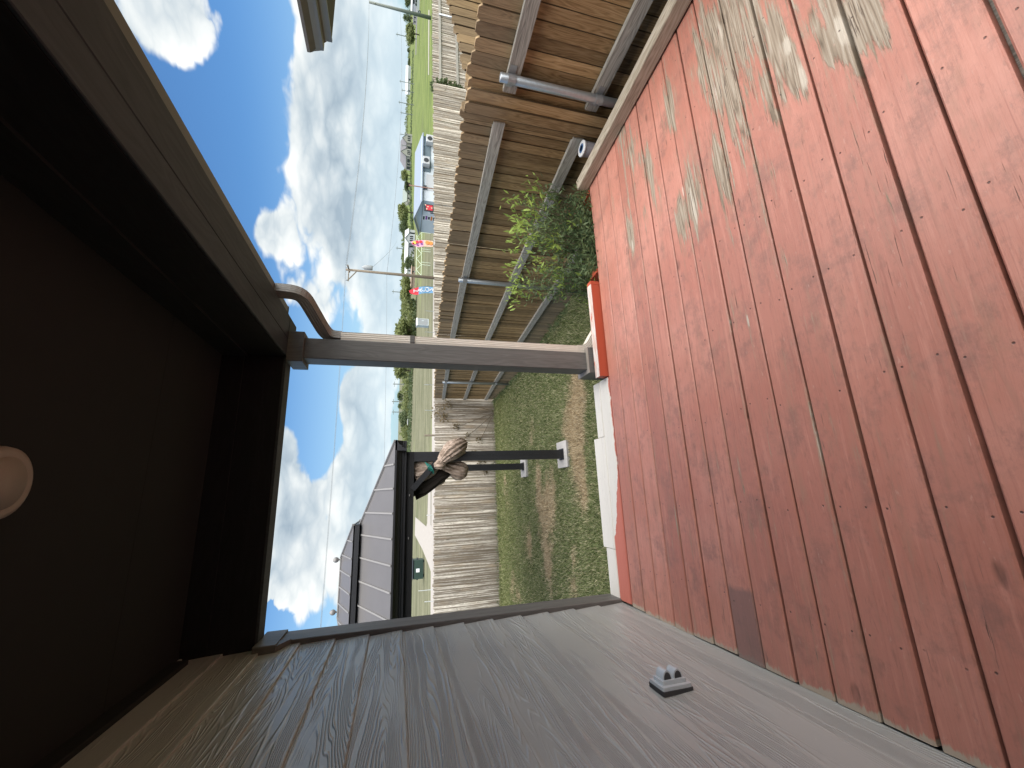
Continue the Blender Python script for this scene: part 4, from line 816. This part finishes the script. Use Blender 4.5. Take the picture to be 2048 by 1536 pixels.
# ---------------------------------------------------------------- concession shed
SY, sx0, sx1 = 17.0, 13.42, 17.12; sz = zg(17) ; se = .73; sr = 1.02; sy1 = SY + 2.5; sym = (SY + sy1) / 2
sh = thing('concession_shed', 'pale blue-white metal concession shed with gable roof and wall posters', 'shed', ((sx0 + sx1) / 2, sym, sz))
MB().prism([(SY, sz), (sy1, sz), (sy1, se), (sym, sr - .05), (SY, se)], 'x', sx0, sx1).build('wall', BLUEW, sh)
for s_, (ya, yb) in enumerate(((SY - .12, sym), (sy1 + .12, sym))):
    za, zb = se - .03, sr
    MB().add([(sx0 - .15, ya, za), (sx1 + .1, ya, za), (sx1 + .1, yb, zb), (sx0 - .15, yb, zb), (sx0 - .15, ya, za - .04), (sx1 + .1, ya, za - .04), (sx1 + .1, yb, zb - .04), (sx0 - .15, yb, zb - .04)], [(0, 1, 2, 3), (7, 6, 5, 4), (0, 4, 5, 1), (1, 5, 6, 2), (2, 6, 7, 3), (3, 7, 4, 0)]).build('roof_slope', ROOFBLUE, sh)
for k in range(9): MB().box(sx0 + 1.75, sx1 - .02, SY - .014, SY - .002, sz + .35 + k * .13, sz + .44 + k * .13).build('wall_slat', WHITEP, sh)
MB().box(sx0 + 1.62, sx1 - .01, SY - .02, SY - .001, .30, .655).build('eave_shadow_strip', SHADEB, sh)  # dark strip standing in for the shadow under the roof overhang
for axx, azz in ((15.25, .36), (16.55, .20)):
    u = MB().cbox(axx, axx + .42, SY - .30, SY - .03, azz, azz + .33, 'x', .01).build('air_conditioner', WHITEP, sh)
    MB().prism([(axx + .20 + .12 * math.cos(a * .524), azz + .165 + .12 * math.sin(a * .524)) for a in range(12)], 'y', SY - .312, SY - .301).build('fan_grille', DARKG, u)
for a in ((15.65, -.1, 16.25, -.75), (15.95, .05, 16.4, -.7)): MB().bar((a[0], SY - .05, a[1]), (a[2], SY - .05, a[3]), .03, .03).build('pipe_run', MIDG, sh)
MB().cbox(14.0, 14.9, SY - .01, SY - .001, .05, .50, 'x', .003).build('wall_panel', WHITEP, sh)
MB().cbox(14.02, 14.2, SY - .09, SY - .011, .48, .62, 'x', .005).build('wall_lamp', DARKG, sh)
# posters on the gable end, facing -X
def poster(y0, y1, z0, z1, mat, nm='poster'): return MB().box(sx0 - .012, sx0 - .001, y0, y1, z0, z1).build(nm, mat, sh)
pz = poster(SY + .35, SY + .95, -.15, .35, FLAGWHT)
for j in range(5): MB().box(sx0 - .0145, sx0 - .0125, SY + .42 + .1 * j, SY + .49 + .1 * j, -.08 + .05 * (j % 2), .26 - .04 * (j % 3)).build('printed_line', DARKG, pz)
pz = poster(SY + 1.05, SY + 1.45, -.2, .62, FLAGWHT)
for j, mt in enumerate((DARKG, DGREEN, FLAGORG, DARKG, FLAGPUR, DGREEN)): MB().box(sx0 - .0145, sx0 - .0125, SY + 1.10 + .05 * (j % 2), SY + 1.36 + .03 * (j % 3), -.15 + .125 * j, -.06 + .125 * j).build('printed_block', mt, pz)
MB().box(sx0 - .02, sx0 - .001, SY + .02, SY + 2.48, .60, .635).build('gable_trim', MIDG, sh)
sgn = at_y(858, 416, 16.6); pz = MB().box(sgn.x - .19, sgn.x + .19, 16.59, 16.61, sgn.z - .22, sgn.z + .22)
sb = thing('menu_sign', 'red and black picture menu board standing by the concession shed', 'sign', (sgn.x, 16.6, zg(16.6)))
pz.build('board', DARKG, sb)
MB().box(sgn.x - .13, sgn.x + .14, 16.582, 16.589, sgn.z - .16, sgn.z + .13).build('red_print', FLAGRED, sb)
for a, b in ((-.08, .10), (.05, .05), (.0, -.12), (.12, .16)): MB().box(sgn.x + a - .03, sgn.x + a + .03, 16.575, 16.581, sgn.z + b - .03, sgn.z + b + .03).build('pale_print', FLAGPCH, sb)
for a in (-.16, .16): MB().box(sgn.x + a - .015, sgn.x + a + .015, 16.612, 16.63, zg(16.6) - .05, sgn.z + .2).build('leg', MIDG, sb)
a, b = at_y(818, 370, 15.8), at_y(876, 379, 15.8)
rp = MB().tube([(b.x, 15.8, zg(15.8) - .1), (b.x, 15.8, a.z)], .022, 8).build('steel_pole', RUST, None, True); tag(rp, 'thin rusty steel pole in front of the concession shed', 'pole')
hs = thing('water_hose', 'white hose curving down beside the concession shed wall', 'hose', (13.3, 16.5, zg(16.5)))
MB().tube(bez((13.30, 17.6, .05), (13.1, 17.9, -.3), (12.7, 18.0, -.6), (12.55, 18.0, zg(18) + .03), 12), .022, 7).build('hose_tube', WHITEP, hs, True)

# ---------------------------------------------------------------- feather flags
def letter_mesh(ch, size, mat, name):
    cu = bpy.data.curves.new(name, 'FONT'); cu.body = ch; cu.size = size; cu.extrude = .004; cu.align_x = 'CENTER'; cu.align_y = 'CENTER'; cu.resolution_u = 3
    ob = bpy.data.objects.new(name, cu); C.objects.link(ob); dg = bpy.context.evaluated_depsgraph_get(); me = bpy.data.meshes.new_from_object(ob.evaluated_get(dg)); bpy.data.objects.remove(ob); me.materials.clear(); me.materials.append(mat); return me
def feather(name, label, py, topx, Yd, lean, wid, bands, cat='flag'):
    """sail-shaped flag on a pole; bands = [(f0, f1, material)] from the top, built in a plane facing the camera side"""
    p = at_y(868, py, Yd); top = at_y(topx, py, Yd); z1 = top.z; z0 = G0; hh = z1 - at_y(866, py, Yd).z
    t = thing(name, label, cat, (p.x, Yd, z0), 'feather flags along the road')
    def edge(f): return p.x + lean * f, p.x + lean * f  # pole x at height f
    def px_(f): return p.x + lean * max(0, f - .2) ** 2
    def wd_(f): return wid * min(1., math.sqrt(max(0., (1 - f)) / .34)) if f > .66 else wid * (.82 + .18 * f / .66)
    zf = lambda f: z1 - hh + hh * f
    MB().tube([(p.x, Yd, z0 - .1), (p.x, Yd, zf(.2))] + [(px_(f), Yd, zf(f)) for f in (.4, .6, .8, .9, 1.)], [.02, .018, .015, .012, .010, .008, .006], 6).build('pole', DARKG, t)
    for f0, f1, mt in bands:
        m_ = MB(); ns = 10; vs = []; side = -1 if lean <= 0 else 1
        for i in range(ns + 1):
            f = f0 + (f1 - f0) * i / ns; wv = .03 * math.sin(f * 9); x0 = px_(f); x1 = px_(f) + side * wd_(f); z_ = zf(f)
            vs += [(x0, Yd - .01, z_), (x1, Yd - .01 + wv, z_), (x0, Yd + .004, z_), (x1, Yd + .004 + wv, z_)]
        fs = []
        for i in range(ns): k = i * 4; fs += [(k, k + 1, k + 5, k + 4), (k + 3, k + 2, k + 6, k + 7), (k + 1, k + 3, k + 7, k + 5), (k + 2, k, k + 4, k + 6)]
        m_.add(vs, fs + [(0, 2, 3, 1), (ns * 4, ns * 4 + 1, ns * 4 + 3, ns * 4 + 2)]).build('cloth', mt, t)
    return t, px_, wd_, zf, (-1 if lean <= 0 else 1)
t, px_, wd_, zf, sd1 = feather('feather_flag', 'red and blue feather flag lettered TACOS beside the road', 574, 818, 36.2, -.95, .78, [(.0, .60, FLAGBLUE), (.602, 1., FLAGRED)])
for ch, f in zip('TACOS', (.70, .53, .38, .23, .08)):
    me = letter_mesh(ch, .62, FLAGWHT, 'letter'); o = put_mesh('letter', me, t, (px_(f) + sd1 * wd_(f) * .5, 36.2 - .05, zf(f))); o.rotation_euler = (math.pi / 2, 0, 0)
t, px_, wd_, zf, sd1 = feather('feather_flag', 'pink and peach feather flag printed with fruit beside the white pipe frame', 482, 822, 36.2, -.55, .78, [(0., .42, FLAGPCH), (.422, 1., FLAGPINK)])
for f, u, r, mt in [(.10, .5, .20, FLAGORG), (.26, .45, .20, FLAGORG), (.52, .62, .11, FLAGPUR), (.56, .3, .15, FLAGRED), (.72, .3, .15, FLAGRED), (.70, .75, .10, FLAGPUR), (.84, .45, .17, FLAGYEL), (.90, .75, .10, FLAGRED)]:
    cx, cz = px_(f) + sd1 * wd_(f) * u, zf(f); MB().prism([(cx + r * math.cos(a * .524), cz + r * math.sin(a * .524)) for a in range(12)], 'y', 36.2 - .075, 36.2 - .052).build('fruit_print', mt, t)

# ---------------------------------------------------------------- pipe frame, cabinet, dumpster, stakes
Yf = at(861, 510, G0).y; fa, fb = at_y(861, 467, Yf).x, at_y(861, 553, Yf).x; zl, zh = at_y(843, 510, Yf).z, at_y(833, 510, Yf).z
pf = thing('pipe_frame', 'white welded pipe truss frame standing in the grass by the road', 'frame', ((fa + fb) / 2, Yf, G0)); R_ = .028; LG = flat('pale_green_white_pipe', (.62, .70, .56), .5, .3, .06, 5)
for zc in (zl, zh): MB().tube([(fb, Yf, zc), (fa - (.4 if zc == zh else 0), Yf, zc)], R_, 6).build('chord', LG, pf)
nb = 4; stp = (fa - fb) / nb
for i in range(nb):
    x = fb + stp * i; MB().tube([(x, Yf, zl), (x + stp / 2, Yf, zh)], R_, 6).build('brace', LG, pf); MB().tube([(x + stp / 2, Yf, zh), (x + stp, Yf, zl)], R_, 6).build('brace', LG, pf)
for x in (fb, fb + stp * 1.0, fb + stp * 1.22, fb + stp * 2.25, fb + stp * 2.45, fa): MB().tube([(x, Yf, G0 - .1), (x, Yf, zl)], R_, 6).build('leg', LG, pf)
p = at(857, 647, G0); zc = at_y(833, 647, p.y).z
cb = thing('utility_cabinet', 'pale grey utility cabinet standing in the pale field', 'cabinet', p)
MB().cbox(p.x - .42, p.x + .42, p.y - .35, p.y + .35, G0, zc - .12, 'z', .02).build('body', CABG, cb); MB().prism([(p.y - .40, zc - .12), (p.y + .40, zc - .12), (p.y + .3, zc + .05), (p.y - .3, zc + .05)], 'x', p.x - .46, p.x + .46).build('lid', WHITEP, cb)
MB().box(p.x - .36, p.x + .36, p.y - .362, p.y - .352, G0 + .12, zc - .22).build('door', MIDG, cb); MB().box(p.x + .1, p.x + .22, p.y - .372, p.y - .363, zc - .8, zc - .55).build('label_plate', CABG, cb)
p = at(848, 1136, G0); dm = thing('dumpster', 'dark green dumpster by the gravel track with a white label', 'dumpster', p)
MB().prism([(p.y - .6, G0 + .12), (p.y + .6, G0 + .12), (p.y + .75, G0 + 1.05), (p.y + .75, G0 + 1.25), (p.y - .7, G0 + 1.05)], 'x', p.x - .92, p.x + .92).build('body', DGREEN, dm)
MB().bar((p.x - .95, p.y, G0 + 1.17), (p.x + .95, p.y, G0 + 1.17), 1.5, .05).build('lid', DARKG, dm)
for s_ in (-1, 1): MB().box(p.x + s_ * .98 - .07, p.x + s_ * .98 + .07, p.y - .3, p.y + .3, G0 + .62, G0 + .78).build('lift_pocket', DARKG, dm); MB().box(p.x + s_ * .7 - .1, p.x + s_ * .7 + .1, p.y - .3, p.y + .3, G0, G0 + .12).build('skid', DARKG, dm)
MB().box(p.x - .25, p.x + .1, p.y - .69, p.y - .672, G0 + .5, G0 + .85).build('label_plate', FLAGWHT, dm)
for i, (py, tx, Yd, mt, rr, lb) in enumerate([(623, 851, 33.5, MIDG, .022, 'thin steel fence stake in the pale field'), (665, 850, 33.5, MIDG, .022, 'thin steel fence stake in the pale field'), (770, 848, 33.5, MIDG, .022, 'thin steel fence stake in the pale field'), (821, 850, 33.5, MIDG, .022, 'thin steel fence stake in the pale field'),
        (1179, 837, 34., WHITEP, .025, 'white marker stake beside the gravel track'), (1202, 849, 34., WHITEP, .025, 'white marker stake beside the gravel track'), (1030, 853, 34., WHITEP, .025, 'white marker stake beside the gravel track')]):
    p = at_y(868, py, Yd); tz = at_y(tx, py, Yd).z; o = MB().tube([(p.x, Yd, G0 - .1), (p.x + .01, Yd, tz)], rr, 6).build('field_stake', mt); tag(o, lb, 'stake', 'steel stakes in the pale field' if i < 4 else 'white stakes by the track')
p = at_y(868, 870, 20.); o = MB().tube([(p.x, 20., zg(20) - .1), (p.x - .02, 20., at_y(849, 868, 20.).z)], .045, 8).build('fence_stub', POLEW); tag(o, 'leaning wooden stub post just behind the back fence', 'post')

# ---------------------------------------------------------------- utility poles and wires
p1 = at(870, 556, G0); r1 = math.hypot(p1.x, p1.y); t1 = at_r(692, 541, r1)
up = thing('utility_pole', 'brown wooden utility pole with crossarm and transformer by the road', 'pole', p1)
MB().tube([(p1.x, p1.y, G0 - .3), (p1.x, p1.y, t1.z)], [.16, .10], 10).build('shaft', POLEW, up, True)
al = Vector((1., .08, 0)).normalized(); MB().bar(Vector((p1.x, p1.y - .12, t1.z - .25)) + Vector((-.1, -.9, 0)), Vector((p1.x, p1.y, t1.z - .25)) + Vector((.1, .6, 0)), .09, .11).build('crossarm', POLEW, up)
MB().bar((p1.x - .12, p1.y, t1.z - .9), (p1.x - 1.0, p1.y, t1.z - .25), .07, .07).bar((p1.x - .1, p1.y, t1.z - .25), (p1.x - 1.15, p1.y, t1.z - .25), .08, .08).build('side_arm', POLEW, up)
MB().lathe((p1.x + .42, p1.y, t1.z - 2.3), [(.20, 0), (.22, .05), (.22, .72), (.12, .80), (.05, .95)], 14).build('transformer', MIDG, up, True)
for a in (-1.05, .0, .3): MB().lathe((p1.x + a, p1.y, t1.z - .2), [(.04, 0), (.06, .08), (.03, .2)], 8).build('insulator', MIDG, up, True)
p2 = at(862, 36, G0); r2 = math.hypot(p2.x, p2.y); t2 = at_r(738, 3, r2)
u2 = thing('utility_pole', 'grey green utility pole rising from the bright green field', 'pole', p2)
MB().tube([(p2.x, p2.y, G0 - .3), (p2.x, p2.y, t2.z)], [.26, .16], 10).build('shaft', POLEG, u2, True); MB().bar((p2.x - 1.3, p2.y - .8, t2.z - .8), (p2.x, p2.y, t2.z - .8), .12, .14).build('crossarm', POLEG, u2)
p0 = Vector((p1.x - 60, p1.y - 6.5, G0)); u0 = thing('utility_pole', 'wooden utility pole of the roadside line hidden beyond the house wall', 'pole', p0)
MB().tube([(p0.x, p0.y, G0 - .3), (p0.x, p0.y, t1.z)], [.16, .10], 10).build('shaft', POLEW, u0, True); MB().bar((p0.x - .1, p0.y - .7, t1.z - .25), (p0.x + .1, p0.y + .7, t1.z - .25), .09, .11).build('crossarm', POLEW, u0)
def wire(a, b, sag, label, rad=.011):
    a, b = Vector(a), Vector(b); pts = [a.lerp(b, i / 14) - Vector((0, 0, sag * 4 * (i / 14) * (1 - i / 14))) for i in range(15)]
    o = MB().tube(pts, rad, 5).build('power_line', WIRE, None, True); tag(o, label, 'wire', 'overhead power lines')
for dx_, dz_, s_, nm in ((-1.05, -.05, .25, 'outer arm wire'), (.0, .0, .25, 'top wire'), (.0, -3.6, .35, 'lower wire')):
    A = Vector((p1.x, p1.y + dx_ * .7, t1.z + dz_)); wire((p0.x, p0.y + dx_ * .7, t1.z + dz_), A, s_ * 1.5, nm + ' running from the brown roadside pole over the gazebo roof')
    wire(A, (p2.x, p2.y + dx_ * .7, t2.z + dz_ * 1.2), s_ * 2, nm + ' running from the brown roadside pole to the grey green pole', .016)
wire((p1.x + .4, p1.y, t1.z - 2.2), at_r(793, 470, 150), 1.0, 'service wire dropping from the pole transformer towards the farmhouse', .014)
for i, (px, py, r) in enumerate([(792, 68, 230), (799, 162, 260), (803, 180, 260), (797, 204, 240), (801, 225, 260), (803, 290, 260), (799, 355, 240), (792, 496, 200), (784, 583, 180), (786, 768, 150), (784, 803, 150), (784, 824, 150), (800, 268, 260)]):
    t_ = at_r(px, py, r); o = MB().tube([(t_.x, t_.y, G0 - .2), (t_.x, t_.y, t_.z)], [.20, .14], 6).bar((t_.x - .9, t_.y, t_.z - .5), (t_.x + .9, t_.y, t_.z - .5), .15, .15).build('distant_pole', POLEG)
    tag(o, 'thin distant utility pole on the skyline', 'pole', 'distant poles on the skyline')

# ---------------------------------------------------------------- distant houses
def local(p, yaw): return Matrix.Translation(p) @ Matrix.Rotation(yaw, 4, 'Z')
def facing(p): return math.atan2(-p.x, p.y) * 1.0            # local -Y looks at the camera
def gable_house(name, label, bx, y0, y1, eavex, ridgex, depth, wall, roof, hipf=0., wins=(), wing=(), yaw_off=0., door=True, cat='house'):
    ym = (y0 + y1) / 2; p = at(bx, ym, G0); r = math.hypot(p.x, p.y); wdt = (at_r(bx, y0, r) - at_r(bx, y1, r)).length; he = at_r(eavex, ym, r).z - G0; hr = at_r(ridgex, ym, r).z - G0
    t = thing(name, label, cat, p, 'distant houses'); t.rotation_euler.z = facing(p) + yaw_off; hw, hd = wdt / 2, depth / 2
    WL[t.name] = Vector((0, 0, 0)); B = lambda m, nm, mt, par=None: put_mesh(nm, m.mesh(mt, name=nm), par or t)
    B(MB().box(-hw, hw, -hd, hd, -.3, he), 'wall', wall); hx = hw * (1 - hipf); o_ = .35
    V = [(-hw - o_, -hd - o_, he), (hw + o_, -hd - o_, he), (hw + o_, hd + o_, he), (-hw - o_, hd + o_, he), (-hx, 0, hr), (hx, 0, hr)]
    B(MB().add(V, [(0, 1, 5, 4), (1, 2, 5), (2, 3, 4, 5), (3, 0, 4), (3, 2, 1, 0)]), 'roof', roof)
    for u0, u1, z0, z1 in wins:
        wn = B(MB().box(-hw + u0 * wdt, -hw + u1 * wdt, -hd - .06, -hd - .005, he * z0, he * z1), 'window', WIN); B(MB().box(-hw + u0 * wdt - .1, -hw + u1 * wdt + .1, -hd - .09, -hd - .062, he * z0 - .12, he * z0), 'sill', WHITEP, wn)
    for u0, u1, hh in wing:      # front gables
        a, b = -hw + u0 * wdt, -hw + u1 * wdt; m_ = (a + b) / 2; B(MB().prism([(a, -.3), (b, -.3), (b, he * .95), (m_, hh * hr), (a, he * .95)], 'y', -hd - 2., -hd - .01), 'front_gable', wall)
        q = MB(); s_ = .25; zc = he * .95
        for sg, e in ((1, a), (-1, b)):
            pa_, pb_ = Vector((e - sg * s_, 0, zc - s_ * .6)), Vector((m_, 0, hh * hr + .12)); q.prism([(pa_.x, pa_.z), (pb_.x, pb_.z), (pb_.x, pb_.z + .15), (pa_.x, pa_.z + .15)], 'y', -hd - 2.2, 0)
        B(q, 'gable_roof', roof)
        for f in (.22, .44, .66):
            B(MB().box(a + (b - a) * f, a + (b - a) * (f + .13), -hd - 2.06, -hd - 2.005, he * .3, he * .82), 'window', WIN)
    return t
gable_house('far_house', 'big distant house with grey hip roof and two cream gables', 823, 270, 342, 812.5, 800.5, 11., CREAM, ROOFG, .45, [(.03, .12, .2, .8), (.14, .2, .2, .8), (.22, .32, .25, .8), (.60, .66, .1, .8)], [(.40, .60, .93), (.76, .98, .82)])
gable_house('far_house', 'small tan distant hut beside a dark tree', 822, 366, 375, 815, 812, 4., BRICKT, BRICKT, .1)
gable_house('far_house', 'distant cream house with pale green-grey roof behind the shed', 821, 380, 411, 814, 805, 9., CREAM, GREENR, .2, [(.1, .2, .3, .8), (.4, .5, .3, .8), (.7, .8, .3, .8)], [(.02, .24, .85)])
gable_house('far_house', 'white farmhouse with pale metal roof beyond the pipe frame', 828, 462, 529, 816, 809, 9., WHITEP, ROOFP, .05, [(.04, .1, .25, .8), (.16, .22, .25, .8), (.5, .55, .25, .8), (.72, .78, .25, .8), (.85, .93, .0, .8)], [(.62, .88, .92)])
gable_house('far_house', 'white house behind a tan masonry wall left of the utility pole', 822, 534, 557, 814, 809, 7., WHITEP, ROOFP, .1, [(.3, .4, .2, .7), (.6, .7, .2, .7)])
gable_house('masonry_building', 'low tan flat-roofed masonry building behind the utility pole', 829, 534, 577, 822.5, 821.5, 5., BRICKT, BRICKT, .2, [(.75, .8, .2, .7)], cat='building')
gable_house('far_shed', 'little white hut with pale roof in front of willowy trees', 829, 611, 631, 819, 815, 4., WHITEP, ROOFP, .0, [(.55, .65, .2, .7)], cat='shed')
gable_house('barn_building', 'long pale metal roofed barn on the far ridge', 821, 133, 190, 816, 811, 20., ROOFP, ROOFP, .0, [(.1, .16, .0, .7), (.5, .56, .0, .7)], cat='barn')
gable_house('low_building', 'low white and dark building behind the white pickup truck', 833, -30, 26, 825, 822, 8., WHITEP, ROOFP, .0, [(.3, .55, .1, .9), (.62, .8, .1, .9)], cat='building')
gable_house('low_building', 'long low tan building near the steel pole by the road', 833, 28, 50, 827, 826, 8., CREAM, ROOFG, .0, [(.2, .3, .2, .8), (.6, .7, .2, .8)], cat='building')
gable_house('far_shed', 'tiny white shed at the foot of the dark hedge tree', 820, 836, 848, 815.5, 814.5, 4., WHITEP, ROOFP, .0, cat='shed')

# white pickup by the low building
p = at(842, 9, G0); tk = thing('pickup_truck', 'white pickup truck parked by the low building across the field', 'truck', p); tk.rotation_euler.z = facing(p); WL[tk.name] = Vector((0, 0, 0)); B = lambda m, nm, mt, par=None: put_mesh(nm, m.mesh(mt, name=nm), par or tk)
B(MB().prism([(-2.7, .45), (2.7, .45), (2.75, .95), (1.5, 1.12), (.9, 1.75), (-.6, 1.75), (-.9, 1.15), (-2.7, 1.1)], 'y', -.95, .95), 'body', WHITEP)
B(MB().prism([(.15, 1.18), (1.25, 1.18), (.85, 1.65), (.15, 1.65)], 'y', -.965, -.952), 'window', WIN); B(MB().prism([(-.65, 1.18), (.05, 1.18), (.05, 1.65), (-.5, 1.65)], 'y', -.965, -.952), 'window', WIN)
for wx in (-1.75, 1.8):
    for wy in (-.92, .74):
        whl = B(MB().prism([(wx + .40 * math.cos(a * .45), .40 + .40 * math.sin(a * .45)) for a in range(14)], 'y', wy - .06, wy + .2), 'wheel', DARKG); B(MB().prism([(wx + .22 * math.cos(a * .63), .40 + .22 * math.sin(a * .63)) for a in range(10)], 'y', wy - .075, wy - .061), 'rim', MIDG, whl)
